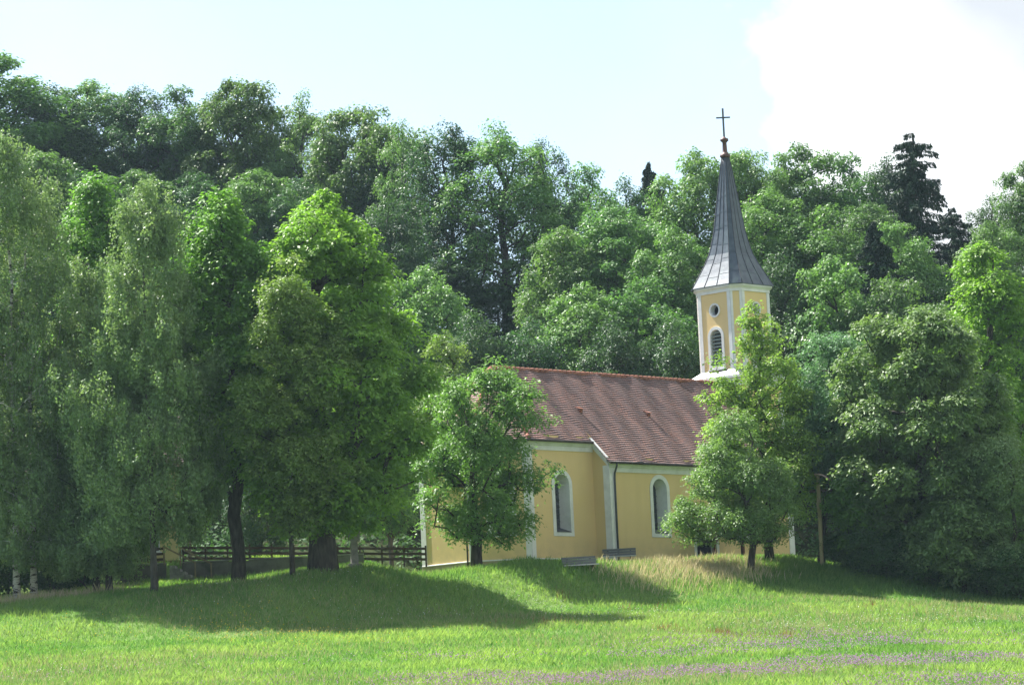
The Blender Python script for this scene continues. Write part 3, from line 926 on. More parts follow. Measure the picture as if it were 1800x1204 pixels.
PROF = {
    'round':   ([0, .08, .25, .5, .75, .92, 1], [.25, .55, .88, 1.0, .82, .48, .10]),
    'pyramid': ([0, .06, .25, .45, .65, .85, 1], [.55, .85, 1.0, .90, .66, .36, .06]),
    'dome':    ([0, .06, .25, .45, .65, .85, .94, 1], [.50, .78, .95, 1.0, .82, .52, .32, .08]),
    'egg':     ([0, .10, .35, .6, .8, .93, 1], [.30, .65, 1.0, .92, .66, .38, .10]),
    'vase':    ([0, .15, .4, .65, .85, .95, 1], [.18, .42, .78, 1.0, .86, .55, .15]),
    'column':  ([0, .10, .35, .6, .85, .95, 1], [.45, .75, .98, 1.0, .72, .42, .10]),
}
def broadleaf(name, seed, H, Rc, hb, prof='round', ncl=140, rc=1.1, nl=170, leaf=(0.26, 0.15), mat='forest', bark='bark',
              r0=0.3, lean=(0, 0), shift=(0, 0), shell=0.45, crook=0.0, flat=0.6, droop=0.25, top=0.80, gather=0.5, sprig=0.10):
    """Trunk and crown meshes of a broadleaved tree standing at the origin. hb: foot of the crown."""
    rng = np.random.default_rng(seed)
    lf = lumps(rng)
    tt, rr = PROF[prof]
    ts = np.linspace(0, 1, 60); w = np.interp(ts, tt, rr) ** 1.5 + 0.06; w /= w.sum()
    P = []
    tries = 0
    md = rc * 0.72
    while len(P) < ncl and tries < ncl * 14:
        tries += 1
        t_ = float(np.clip(rng.choice(ts, p=w) + rng.normal() * 0.01, 0, 1))
        a = rng.uniform(0, 2 * math.pi)
        rho = rng.random() ** shell
        rad = Rc * np.interp(t_, tt, rr) * lf(a, t_) * rho
        c = np.array((math.cos(a) * rad + shift[0] * min(1, t_ + .3), math.sin(a) * rad + shift[1] * min(1, t_ + .3), hb + rc * 0.3 + (H - hb - rc * 0.45) * t_ - 0.12 * rad * (1 - t_)))
        if P and np.min(np.linalg.norm(np.array(P) - c, axis=1)) < md * (1 if tries < ncl * 7 else 0.7): continue
        P.append(c)
    P = np.array(P)
    # gather the sprays into boughs, so that the crown breaks into lobes with gaps between
    K = max(6, len(P) // 11)
    bo = P[rng.choice(len(P), K, replace=False)]
    d = np.linalg.norm(P[:, None] - bo[None], axis=2)
    P = P + (bo[np.argmin(d, 1)] - P) * rng.uniform(0.3 * gather, gather, (len(P), 1))
    tr = trunk_line(rng, H * top, (lean[0], lean[1]), 0.012 * H, crook=crook)
    tubes = grow(rng, tr, P - np.array((0, 0, rc * 0.25)), r0)
    wood = wood_mesh(name + '_trunk', tubes, M[bark])
    # leaves: domed sprays, drooping at their rims, and a few loose sprigs
    leaf = (leaf[0] * 0.80, leaf[1] * 0.80)
    n = int(len(P) * nl * 1.55)
    ci = rng.integers(0, len(P), n)
    csz = rc * rng.uniform(0.65, 1.25, len(P))
    ctint = rng.uniform(0, 1, len(P))
    csq = rng.uniform(0.75, 1.3, (len(P), 2))
    D = rand_unit(rng, n)
    D[:, 2] = np.where(rng.random(n) < 0.55, np.abs(D[:, 2]), D[:, 2])
    rr_ = (0.35 + 0.65 * rng.random(n) ** 0.55)
    loose = rng.random(n) < sprig
    rr_ = np.where(loose, rr_ * rng.uniform(1.0, 1.45, n), rr_)
    off = D * (csz[ci] * rr_)[:, None]
    off[:, :2] *= csq[ci]
    off[:, 2] *= flat
    off[:, 2] -= droop * (off[:, 0] ** 2 + off[:, 1] ** 2) / csz[ci]
    # sprays break into sub-clumps
    off += 0.16 * rc * np.sin(off[:, [1, 2, 0]] * (7.0 / rc) + ctint[ci][:, None] * 20)
    pos = P[ci] + off
    Nn = D * 0.55 + np.array((0, 0, 0.75)) + rng.normal(size=(n, 3)) * 0.42
    T = off.copy(); T[:, 2] -= 0.35 * csz[ci]
    T = T / (np.linalg.norm(T, axis=1, keepdims=True) + 1e-6) + rng.normal(size=(n, 3)) * 0.5
    co = leaves(rng, pos, Nn, leaf[0], leaf[1], T)
    tint = np.clip(ctint[ci] * 0.55 + rng.random(n) * 0.55, 0, 1)
    crown = np_mesh(name + '_crown', co, 4, M[mat], tint)
    return wood, crown

def birch(name, seed, H, Rc, hb, ncl=120, nl=460, bark='bark_grey', mat='birch', leaf=(0.165, 0.105), r0=0.17, lean=(0, 0), shift=(0, 0), hang=1.7):
    rng = np.random.default_rng(seed)
    lf = lumps(rng)
    tt, rr = [0, .12, .35, .6, .8, .93, 1], [.75, .95, 1.0, .80, .50, .25, .05]
    ts = np.linspace(0, 1, 60); w = np.interp(ts, tt, rr) + 0.15; w /= w.sum()
    P = []
    for _ in range(ncl):
        t_ = float(rng.choice(ts, p=w)); a = rng.uniform(0, 6.283)
        rad = Rc * np.interp(t_, tt, rr) * lf(a, t_) * rng.random() ** 0.45
        P.append((math.cos(a) * rad + shift[0] * t_, math.sin(a) * rad + shift[1] * t_, hb + (H - hb) * t_ + 0.2))
    P = np.array(P)
    tr = trunk_line(rng, H * 0.93, lean, 0.10, 10)
    tubes = grow(rng, tr, P, r0, 0.012)
    # hanging twigs: strands that leave each branch end outwards and fall
    ns = 10
    S0 = np.repeat(P, ns, 0) + rng.normal(size=(len(P) * ns, 3)) * np.array((0.42, 0.42, 0.28))
    ln = rng.uniform(0.35, 1.0, len(S0)) * hang
    ln = np.minimum(ln, np.maximum(S0[:, 2] - (hb * 0.55 + rng.random(len(S0)) * 1.2), 0.3))
    out = S0 - np.array((0, 0, 0)); out = out[:, :2] / (np.linalg.norm(out[:, :2], axis=1, keepdims=True) + 1e-6)
    ang = rng.normal(size=(len(S0), 2)) * 0.35 + out * 0.35
    for i in range(0, len(S0), 3):
        pts = [S0[i] + np.array((*(ang[i] * ln[i] * 0.35 * u ** 0.6), -ln[i] * u ** 1.2)) for u in (0, 0.5, 1)]
        tubes.append((pts, [0.008, 0.006, 0.004]))
    wood = wood_mesh(name + '_trunk', tubes, M[bark], 1.5, 9, 4)
    n = len(P) * nl
    si = rng.integers(0, len(S0), n)
    u = rng.random(n) ** 0.8
    pos = S0[si] + np.stack([ang[si, 0] * ln[si] * 0.35 * u ** 0.6, ang[si, 1] * ln[si] * 0.35 * u ** 0.6, -ln[si] * u ** 1.2], 1)
    pos += rng.normal(size=(n, 3)) * np.array((0.15, 0.15, 0.10))
    Nn = rand_unit(rng, n) + np.array((0, 0, 0.25)); T = rng.normal(size=(n, 3)) * 0.4 + np.array((0, 0, -1))
    co = leaves(rng, pos, Nn, leaf[0], leaf[1], T)
    st = rng.random(len(S0))
    tint = np.clip(st[si] * 0.5 + rng.random(n) * 0.5, 0, 1)
    return wood, np_mesh(name + '_crown', co, 4, M[mat], tint)

def spruce(name, seed, H, Rc, hb, gaps=0.0, expo=0.62, wild=0.3):
    rng = np.random.default_rng(seed)
    tr = [np.array((0, 0, -0.4))] + [np.array((rng.normal() * 0.03, rng.normal() * 0.03, H * u)) for u in np.linspace(0.08, 1, 10)]
    tubes = [(tr, list(np.linspace(0.26, 0.02, len(tr))))]
    PP, NN, TT = [], [], []
    z = hb
    while z < H - 0.1:
        u = (z - hb) / (H - hb)
        rad = Rc * (1 - u) ** expo + 0.10
        for b in range(6 if u < 0.8 else 4):
            if rng.random() < gaps: continue
            a = rng.uniform(0, 6.283); ln = rad * rng.uniform(0.9 - wild, 1.1 + wild)
            d = np.array((math.cos(a), math.sin(a), 0))
            pts = [np.array((0, 0, z)) + d * ln * q + np.array((0, 0, ln * (0.10 * q - 0.42 * q * q + 0.20 * q ** 3))) for q in (0, .35, .7, 1)]
            tubes.append((pts, [0.045, 0.03, 0.02, 0.008]))
            k = int(70 * ln) + 20
            q = rng.random(k) ** 0.7
            base = np.array((0, 0, z)) + d * (ln * q)[:, None]
            base[:, 2] += ln * (0.10 * q - 0.42 * q * q + 0.20 * q ** 3)
            side = np.cross(d, (0, 0, 1.0))
            wq = ln * 0.26 * (1 - q * 0.75)
            s = rng.uniform(-1, 1, k) * wq
            base = base + side * s[:, None]
            hang = rng.random(k) * 0.38
            base[:, 2] -= hang + np.abs(s) * 0.3
            PP.append(base); NN.append(rand_unit(rng, k) + d * 0.4)
            TT.append(d * 0.6 + side * np.sign(s)[:, None] * 0.5 + np.array((0, 0, -0.9)) + rng.normal(size=(k, 3)) * 0.25)
        z += 0.20 + 0.12 * (1 - u)
    P, N, T = np.concatenate(PP), np.concatenate(NN), np.concatenate(TT)
    co = leaves(rng, P, N, 0.36, 0.10, T)
    return wood_mesh(name + '_trunk', tubes, M['bark'], 1.3, 8, 4), np_mesh(name + '_crown', co, 4, M['spruce'], rng.random(len(P)))

def plant(meshes, name, loc, label, cat='tree', group=None, rz=0.0, sc=(1, 1, 1)):
    o = empty(name, loc, rz, label, cat, group)
    o.scale = sc
    link('trunk', meshes[0], None, o)
    link('crown', meshes[1], None, o)
    return o
def height_to(px, topy, Y, p): return at(px, topy, Y).z - p.z

def single(build, name, label, px, Y, topy, group=None, cat='tree', **kw):
    p = stand(px, Y)
    H = height_to(kw.pop('toppx', px), topy, Y, p)
    return plant(build(name, H=H, **kw), name, p, label, cat, group)

def B(*a, **k): return broadleaf(*a, **k)

# --- trees in front of and beside the church
single(B, 'chestnut_tree', 'big bright green chestnut with a very thick trunk left of the church', 567, 184, 318, toppx=600, seed=11,
       Rc=5.4, hb=2.2, prof='dome', ncl=480, rc=1.05, nl=170, leaf=(0.34, 0.17), mat='chestnut', r0=0.72, shift=(0.9, 0), flat=0.5, droop=0.35, shell=0.38)
single(B, 'maple_tree', 'tall slender bright green tree with a bare dark trunk between birches and chestnut', 419, 184, 332, toppx=405, seed=12,
       Rc=3.3, hb=5.2, prof='egg', gather=0.4, ncl=230, rc=0.98, nl=170, leaf=(0.28, 0.18), mat='maple', r0=0.36, shift=(-0.3, 0.3))
single(B, 'linden_tree', 'olive green linden whose crown overlaps the left side of the big chestnut', 515, 181.5, 440, toppx=530, seed=13,
       Rc=3.1, hb=1.7, prof='egg', ncl=190, rc=0.95, nl=190, leaf=(0.20, 0.14), mat='linden', r0=0.13, shift=(0.7, -2.2))
single(B, 'walnut_tree', 'broad low walnut tree with dark trunk standing before the chancel', 838, 194.5, 608, toppx=850, seed=14,
       Rc=4.15, hb=1.3, prof='egg', ncl=200, rc=0.92, nl=150, leaf=(0.27, 0.12), mat='walnut', r0=0.32, shift=(0.75, 0), sprig=0.16, droop=0.4)
single(B, 'linden_tree', 'small pale olive tree peeping up behind the walnut beside the chestnut', 833, 204.5, 578, seed=15,
       Rc=2.0, shift=(-1.2, 0), lean=(-1.0, 0), hb=5, prof='egg', ncl=80, rc=0.85, nl=180, leaf=(0.2, 0.13), mat='linden', r0=0.18)
single(B, 'maple_tree', 'bright green tree rising behind the birches, above their gap', 195, 203, 298, seed=16,
       Rc=2.9, hb=6, prof='column', ncl=190, rc=1.0, nl=170, leaf=(0.28, 0.18), mat='maple', r0=0.35)
single(B, 'plum_tree', 'small dense plum tree with a crooked dark trunk in front of the nave', 1319, 196.5, 718, toppx=1330, seed=17,
       Rc=3.7, hb=1.7, prof='pyramid', gather=0.42, ncl=190, rc=0.80, nl=190, leaf=(0.18, 0.10), mat='plum', r0=0.20, crook=0.32, lean=(0.3, 0), shift=(-0.5, 0), sprig=0.14)
single(B, 'maple_tree', 'thin see-through tree with yellow-green leaves in front of the belfry', 1354, 202, 515, toppx=1335, seed=18,
       Rc=4.0, hb=2.6, prof='pyramid', gather=0.3, ncl=270, rc=0.72, nl=110, leaf=(0.23, 0.15), mat='thin', r0=0.24, sprig=0.25, shell=0.6, top=0.93, shift=(-0.2, 0))
single(B, 'ash_tree', 'blue-green feathery ash with a leaning trunk right of the plum tree', 1443, 203, 575, toppx=1472, seed=19,
       Rc=2.5, hb=3.8, prof='column', ncl=170, rc=0.9, nl=170, leaf=(0.26, 0.09), mat='ash', r0=0.2, lean=(1.6, 0), shift=(1.5, 0), sprig=0.16)
single(B, 'chestnut_tree', 'large dull green chestnut with broad domed top right of the church', 1635, 198.5, 520, seed=20,
       Rc=5.2, hb=1.6, prof='round', ncl=380, rc=1.0, nl=170, leaf=(0.32, 0.16), mat='chestnut_dull', r0=0.45, flat=0.45, droop=0.4, shell=0.4)
single(B, 'chestnut_tree', 'bright green chestnut cut by the right edge, above the pale bush', 1775, 222, 415, seed=21,
       Rc=4.0, hb=3, prof='round', ncl=270, rc=1.05, nl=170, leaf=(0.34, 0.17), mat='chestnut', r0=0.4, flat=0.5, droop=0.35, shell=0.4)
single(B, 'willow_bush', 'pale grey-green bushy tree at the right edge over the dark thicket', 1790, 194.5, 725, seed=22,
       Rc=2.7, hb=0.6, prof='column', ncl=150, rc=0.9, nl=200, leaf=(0.22, 0.09), mat='birch', r0=0.16, sprig=0.16)
single(B, 'maple_tree', 'young green maple with low branches just right of the leaning ash', 1530, 200, 770, seed=23,
       Rc=2.3, hb=0.6, prof='egg', ncl=100, rc=0.85, nl=170, leaf=(0.28, 0.18), mat='maple', r0=0.12)
single(B, 'maple_tree', 'low leafy green maple whose branches reach the meadow below the dull chestnut', 1695, 195.5, 815, seed=24,
       Rc=2.8, hb=0.3, prof='egg', ncl=130, rc=0.85, nl=170, leaf=(0.26, 0.17), mat='chestnut_dull', r0=0.14, gather=0.3)
# birches
BG = 'weeping birches at the left edge of the meadow'
single(birch, 'birch_tree', 'tallest weeping birch, cut off by the left edge', 30, 186, 205, toppx=8, group=BG, seed=31, bark='birch_bark', Rc=3.4, hb=2.6, ncl=150, shift=(-0.6, 0))
single(birch, 'birch_tree', 'weeping birch with the clean white trunk second from the left edge', 60, 187, 300, toppx=100, group=BG, seed=32, bark='birch_bark', Rc=2.9, hb=2.8, ncl=120, shift=(1.1, 0))
single(birch, 'birch_tree', 'lower drooping birch between the white trunks and the tall birch by the house', 170, 189, 420, toppx=160, group=BG, seed=33, Rc=2.9, hb=1.2, ncl=110)
single(birch, 'birch_tree', 'tall grey-green weeping birch hanging over the ochre house', 272, 181.5, 328, toppx=266, group=BG, seed=34, Rc=3.9, hb=3.4, ncl=240, shift=(0.1, 0))
single(birch, 'birch_tree', 'small weeping birch whose twigs hang left of the steps', 192, 186, 560, toppx=185, group=BG, seed=35, Rc=2.6, hb=1.0, ncl=80)

# more birches stand just outside the left edge and shade the corner of the meadow
for i, (px, Y, ty, lab) in enumerate(((-150, 187, 230, 'weeping birch just outside the left edge, nearest to it'), (-290, 190, 260, 'weeping birch outside the left edge, second from it'), (-90, 195, 300, 'weeping birch outside the left edge, standing back from the others'))):
    single(birch, 'birch_tree', lab, px, Y, ty, group=BG, seed=36 + i, Rc=3.6, hb=2.0, ncl=110, nl=380)

# --- dark thicket at the foot of the right-hand trees
TG = 'dark shrubs of the thicket at the foot of the right-hand trees'
sh = [broadleaf('shrub_a', 41, 4.6, 2.5, 0.1, 'round', 90, 0.85, 170, (0.2, 0.12), 'shrub', 'bark', 0.09, flat=0.75),
      broadleaf('shrub_b', 42, 4.2, 2.2, 0.1, 'egg', 75, 0.8, 170, (0.2, 0.11), 'shrub', 'bark', 0.08, flat=0.75)]
for i, (px, Y, s, lab) in enumerate((
        (1505, 201, 0.8, 'dark shrub below the young maple, at the left end of the thicket'),
        (1560, 198, 0.9, 'dark shrub of the thicket straight below the dull chestnut\'s left half'),
        (1615, 198, 0.9, 'dark shrub of the thicket straight below the middle of the dull chestnut'),
        (1672, 196.5, 0.9, 'dark shrub of the thicket reaching furthest into the meadow below the dull chestnut'),
        (1735, 195.5, 0.9, 'dark shrub of the thicket below the pale grey-green bushy tree'),
        (1795, 194, 0.9, 'dark shrub of the thicket cut by the right edge of the picture'),
        (1590, 203, 1.35, 'taller dark shrub standing behind the thicket, under the dull chestnut'),
        (1700, 201, 1.4, 'taller dark shrub behind the thicket between dull chestnut and pale bushy tree'),
        (15, 197, 1.1, 'dark shrub behind the two white birch trunks at the left edge'),
        (95, 198, 1.1, 'dark shrub right behind the white birch trunks, second from the left edge'),
        (165, 199, 1.0, 'dark shrub between the white birch trunks and the fence'))):
    plant(sh[i % 2], 'thicket_shrub', stand(px, Y), lab, 'shrub', TG if px > 900 else 'dark shrubs behind the birch trunks', i * 1.7, (s, s, s * (0.85 if i < 6 else 1.15)))

# --- the wooded hill
forest = [
    broadleaf('forest_a', 51, 16, 4.6, 3.0, 'round', 210, 1.05, 130, (0.30, 0.18), 'forest', 'bark_grey', 0.30, gather=0.32),
    broadleaf('forest_b', 52, 16, 4.2, 4.0, 'egg', 180, 1.0, 130, (0.28, 0.17), 'forest', 'bark_grey', 0.28, gather=0.32, shell=0.5),
    broadleaf('forest_c', 53, 16, 4.8, 2.0, 'vase', 230, 1.0, 130, (0.30, 0.18), 'forest', 'bark_grey', 0.32, gather=0.32, flat=0.5),
    broadleaf('forest_d', 54, 16, 4.4, 2.2, 'column', 175, 0.95, 115, (0.27, 0.16), 'forest_shade', 'bark_grey', 0.28, gather=0.32, shell=0.6, sprig=0.2),
    broadleaf('forest_e', 55, 16, 4.6, 2.5, 'round', 165, 0.95, 110, (0.27, 0.16), 'forest', 'bark_grey', 0.34, gather=0.32, shell=0.6, sprig=0.2),
    broadleaf('forest_f', 56, 16, 4.6, 0.5, 'egg', 240, 1.0, 130, (0.26, 0.16), 'forest_shade', 'bark_grey', 0.26, gather=0.32, flat=0.7),
]
RT = [4.6, 4.2, 4.8, 4.4, 4.6, 4.6]
conifer = [spruce('spruce_a', 61, 16, 3.2, 2.0), spruce('spruce_b', 62, 16, 3.4, 1.0, 0.45, 0.42, 0.55), spruce('spruce_c', 63, 16, 4.2, 1.0, 0.15, 0.95, 0.4)]
HG = 'trees of the wooded hill behind the church'
hill = [
    # px, top y, depth, half width px, variant, label
    (-12, 88, 300, 95, 0, 'dark forest tree at the top left corner, highest against the sky'),
    (85, 148, 303, 62, 5, 'forest tree on the skyline just right of the highest one in the top left corner'),
    (165, 142, 306, 58, 0, 'skyline forest tree straight above the bright tree behind the birches'),
    (250, 150, 304, 54, 3, 'lacy skyline tree above the top of the birch over the house'),
    (330, 148, 302, 56, 1, 'skyline tree with trunks showing below, right of the tall birch\'s top'),
    (440, 127, 298, 62, 2, 'skyline tree with a ragged raised top above the slender bright tree'),
    (545, 155, 294, 52, 4, 'thin yellowish skyline tree above the left shoulder of the big chestnut'),
    (645, 172, 288, 70, 2, 'broad skyline tree straight above the big chestnut\'s top'),
    (722, 205, 280, 45, 4, 'thin skyline tree with sky showing through, right of the big chestnut\'s top'),
    (800, 212, 270, 62, 3, 'left one of the two tall airy trees with sky between their trunks above the walnut'),
    (893, 207, 268, 78, 4, 'tallest airy tree with a long dark trunk above the left end of the church roof'),
    (965, 242, 271, 46, 3, 'narrow tree at the right shoulder of the tall airy tree above the roof'),
    (1050, 283, 278, 58, 1, 'skyline tree midway between the tall airy tree and the spire'),
    (1122, 312, 280, 48, 5, 'low skyline tree beside the tiny spruce tip left of the spire'),
    (1240, 266, 276, 62, 0, 'rounded skyline tree touching the left side of the spire'),
    (1328, 250, 276, 52, 2, 'ragged skyline tree directly right of the spire tip'),
    (1430, 254, 278, 66, 0, 'domed skyline tree second to the right of the spire'),
    (1515, 264, 280, 58, 1, 'pale green skyline tree between the domed tree and the dark spruce'),
    (1590, 268, 281, 46, 3, 'pale skyline tree whose crown meets the dark spruce'),
    (1757, 345, 276, 42, 5, 'low skyline tree at the right between the dark spruce and the right edge'),
    (1822, 283, 266, 48, 0, 'skyline tree cut by the right edge of the picture'),
    # on the slope
    (40, 245, 268, 85, 2, 'forest tree behind the top of the tallest birch'),
    (140, 300, 278, 70, 5, 'dark slope tree behind the gap between the two tallest birches'),
    (245, 300, 281, 62, 0, 'dark slope tree behind the top of the birch over the house'),
    (350, 305, 280, 66, 5, 'dark slope tree left of the slender bright tree\'s top'),
    (455, 300, 276, 66, 0, 'dark slope tree above the dip between slender tree and big chestnut'),
    (545, 315, 272, 62, 5, 'dark slope tree behind the left shoulder of the big chestnut'),
    (690, 350, 262, 56, 5, 'dark slope tree behind the right shoulder of the big chestnut'),
    (760, 470, 246, 60, 0, 'dark lower tree on the slope directly right of the big chestnut'),
    (850, 545, 240, 62, 5, 'dark bushy tree low on the slope above the walnut\'s top'),
    (940, 560, 239, 60, 5, 'dark bushy tree low on the slope above the left half of the roof ridge'),
    (1005, 400, 256, 56, 0, 'dark tree on the slope below the narrow skyline tree'),
    (1095, 355, 258, 66, 2, 'light green tree on the slope left of the spire, largest crown there'),
    (1040, 500, 243, 66, 0, 'dark tree on the slope above the middle of the roof ridge'),
    (1140, 480, 244, 66, 1, 'layered green tree on the slope just left of the belfry'),
    (1200, 400, 252, 58, 0, 'green tree on the slope beside the left edge of the spire'),
    (1100, 560, 237, 60, 5, 'dark bushy tree right above the right half of the roof ridge'),
    (1200, 560, 237, 58, 5, 'dark bushy tree filling the corner between roof ridge and belfry'),
    (1365, 335, 258, 66, 0, 'broad bright tree on the slope right of the spire\'s middle'),
    (1455, 355, 256, 66, 1, 'green tree on the slope, below the domed skyline tree'),
    (1540, 350, 260, 54, 2, 'olive tree on the slope, below the pale skyline trees'),
    (1395, 440, 242, 66, 5, 'dark tree on the slope right of the spire\'s foot'),
    (1490, 450, 240, 66, 0, 'dark tree on the slope above the blue-green ash'),
    (1600, 385, 254, 58, 1, 'grey-green tree on the slope below the dark spruce'),
    (1600, 470, 238, 60, 2, 'grey-green tree just above the domed top of the dull chestnut'),
    (1760, 390, 256, 50, 0, 'green tree on the slope above the bright chestnut at the right edge'),
    (790, 455, 266, 52, 5, 'dark bushy tree on the crest behind the left tall airy tree'),
    (880, 500, 266, 50, 5, 'dark bushy tree on the crest behind the long dark trunk above the roof'),
    (975, 470, 266, 55, 5, 'dark bushy tree on the crest right of the long dark trunk above the roof'),
    (120, 238, 312, 60, 5, 'dim tree below the skyline, left of the bright tree behind the birches'),
    (215, 242, 310, 60, 5, 'dim tree below the skyline, right of the bright tree behind the birches'),
    (300, 246, 308, 60, 5, 'dim tree below the skyline, right of the birch top over the house'),
    (390, 240, 305, 60, 5, 'dim tree closing the gap under the skyline trees above the slender bright tree'),
    (480, 238, 302, 60, 5, 'dim tree closing the gap under the skyline tree with the raised top'),
    (590, 248, 296, 60, 5, 'dim tree closing the gap under the skyline trees above the big chestnut'),
    (690, 275, 284, 56, 5, 'dim tree closing the gap under the thin skyline tree right of the big chestnut'),
    (95, 440, 250, 80, 5, 'slope tree hidden behind the two tallest birches'),
    (320, 420, 255, 66, 0, 'slope tree behind birch and slender tree, below the dark skyline trunks'),
    (470, 430, 252, 66, 1, 'slope tree seen in the dip between slender tree and big chestnut'),
    (650, 480, 246, 70, 5, 'slope tree hidden behind the big chestnut'),
]
for i, (px, ty, Y, hwid, v, lab) in enumerate(hill):
    p = stand(px, Y)
    H = height_to(px, ty, Y, p)
    Rw = hwid / F * Y * 1.6
    H = max(H, 6)
    plant(forest[v], 'forest_tree', p, lab, 'tree', HG, i * 2.399, (Rw / RT[v], Rw / RT[v], H / 16.0))
SG = 'spruces on the wooded hill'
for i, (px, ty, Y, hwid, v, lab) in enumerate((
        (1163, 284, 285, 66, 2, 'tiny spruce tip on the skyline left of the spire'),
        (1626, 232, 266, 46, 1, 'dark spruce standing out black-green against the white cloud'),
        (1690, 365, 262, 40, 1, 'dark spruce just right of the one against the cloud, lower'),
        (1560, 388, 250, 80, 2, 'slim spruce among the broadleaved trees below the pale skyline trees'))):
    p = stand(px, Y)
    H = height_to(px, ty, Y, p)
    Rw = hwid / F * Y * 1.5
    plant(conifer[v], 'spruce_tree', p, lab, 'tree', SG, i * 2.1 + 0.4, (Rw / 3.3, Rw / 3.3, H / 16.0))
GG = 'trees in the shade behind the fence'
for i, (px, ty, Y, hwid, v, lab) in enumerate((
        (335, 640, 222, 60, 0, 'shaded tree behind the house corner and the steps'),
        (460, 700, 216, 60, 5, 'shaded small tree behind the fence right of the slender trunk'),
        (560, 640, 226, 66, 0, 'shaded tree behind the fence and the big chestnut\'s trunk'),
        (690, 640, 230, 66, 0, 'shaded tree at the back of the lawn left of the chancel'))):
    p = stand(px, Y)
    H = height_to(px, ty, Y, p)
    Rw = hwid / F * Y
    plant(forest[v], 'garden_tree', p, lab, 'tree', GG, i * 1.3, (Rw / RT[v], Rw / RT[v], H / 16.0))
# undergrowth of the wood: one leafy mass
def undergrowth():
    rng = np.random.default_rng(77)
    n = 1500
    x = rng.uniform(-60, 62, n); y = rng.uniform(231, 292, n)
    keep = y < np.interp(x, [-60, -30, -5, 60], [300, 290, 262, 262])
    x, y = x[keep], y[keep]
    z = terrain(x, y)
    r = rng.uniform(0.9, 1.9, len(x))
    k = 90
    D = rand_unit(rng, len(x) * k); D[:, 2] = np.abs(D[:, 2])
    c = np.repeat(np.stack([x, y, z], 1), k, 0); rr = np.repeat(r, k)
    pos = c + D * rr[:, None] * rng.uniform(0.6, 1.1, (len(D), 1)) * np.array((1, 1, 1.1))
    co = leaves(rng, pos, D + np.array((0, 0, 0.5)) + rng.normal(size=D.shape) * 0.4, 0.34, 0.22)
    me = np_mesh('undergrowth', co, 4, M['shrub'], rng.random(len(D)))
    tag(link('undergrowth', me, None), 'shaded leafy undergrowth covering the hillside under the forest trees', 'undergrowth', kind='stuff')
undergrowth()

# ------------------------------------------------------------------ benches
def make_bench(label, loc, rz, tilt=0.0):
    o = empty('park_bench', loc, rz, label, 'bench', 'wooden benches on the bank in front of the church')
    o.rotation_euler = (0, tilt, rz)
    mb = MB()
    for k_ in range(3):
        zb = 0.52 + k_ * 0.15
        mb.bar((-1.0, 0.20 + k_ * 0.035, zb + 0.06), (1.0, 0.20 + k_ * 0.035, zb + 0.06), 0.035, 0.135, (0, -0.22, 1))
    mb.build('backrest', M['bench'], o)
    mb = MB()
    for k_ in range(3): mb.box(-1.02, 1.02, -0.28 + k_ * 0.155, -0.145 + k_ * 0.155, 0.43, 0.49)
    mb.build('seat', M['bench_seat'], o)
    for sx in (-0.68, 0.68):
        mb = MB()
        mb.bar((sx, -0.20, -0.25), (sx, -0.20, 0.428), 0.09, 0.07, (0, 1, 0))
        mb.bar((sx, 0.16, -0.25), (sx, 0.30, 0.92), 0.09, 0.05, (0, 1, 0))
        mb.bar((sx, -0.2, 0.39), (sx, 0.18, 0.39), 0.07, 0.06)
        mb.build('leg', M['fence'], o)
    return o
p = at(1089, 986, 204.0); make_bench('grey wooden bench with straight back in front of the nave corner', (p.x, p.y, tz(p.x, p.y) + 0.02), R(-2))
p = ground(1021, 1002); make_bench('lower grey bench sunk in the grass on the bank below the chancel window', (p.x, p.y, tz(p.x, p.y) - 0.20), R(16), R(-1.5))

# ------------------------------------------------------------------ wayside cross
p = at(1445, 990, 201.0)
o = empty('wayside_cross', (p.x, p.y, tz(p.x, p.y)), R(-14), 'wooden wayside cross with arched copper roof beside the leaning ash trunk', 'wayside cross')
HC = at(1433, 832, 201).z - tz(p.x, p.y)
mb = MB(); mb.bar((0, 0, -0.4), (0.06, 0, HC - 0.1), 0.28, 0.20, (1, 0, 0)); mb.build('post', M['crosswood'], o)
mb = MB(); mb.box(-0.86, -0.142, -0.07, 0.07, HC - 1.12, HC - 0.95); mb.box(0.202, 0.86, -0.07, 0.07, HC - 1.12, HC - 0.95); mb.build('crossbar', M['fence'], o)
mb = MB()
n_ = 14
for k_ in range(n_):
    a0, a1 = math.pi * (0.02 + 0.96 * k_ / n_), math.pi * (0.02 + 0.96 * (k_ + 1) / n_)
    f = lambda a, r, y: Vector((math.cos(a) * r, y, HC - 1.02 + math.sin(a) * r * 0.98))
    mb.prism([f(a0, 0.92, -0.40), f(a1, 0.92, -0.40), f(a1, 1.01, -0.40), f(a0, 1.01, -0.40)], [f(a0, 0.92, 0.40), f(a1, 0.92, 0.40), f(a1, 1.01, 0.40), f(a0, 1.01, 0.40)])
mb.build('arched_roof', M['roofcu'], o)
mb = MB()                                           # carved relief board on the post
mb.tube([(0, -0.12, HC - 2.55), (0.02, -0.13, HC - 2.2), (-0.01, -0.14, HC - 1.8), (0, -0.13, HC - 1.45)], [0.05, 0.10, 0.11, 0.05], 8)
mb.build('carving', M['crosswood'], o)

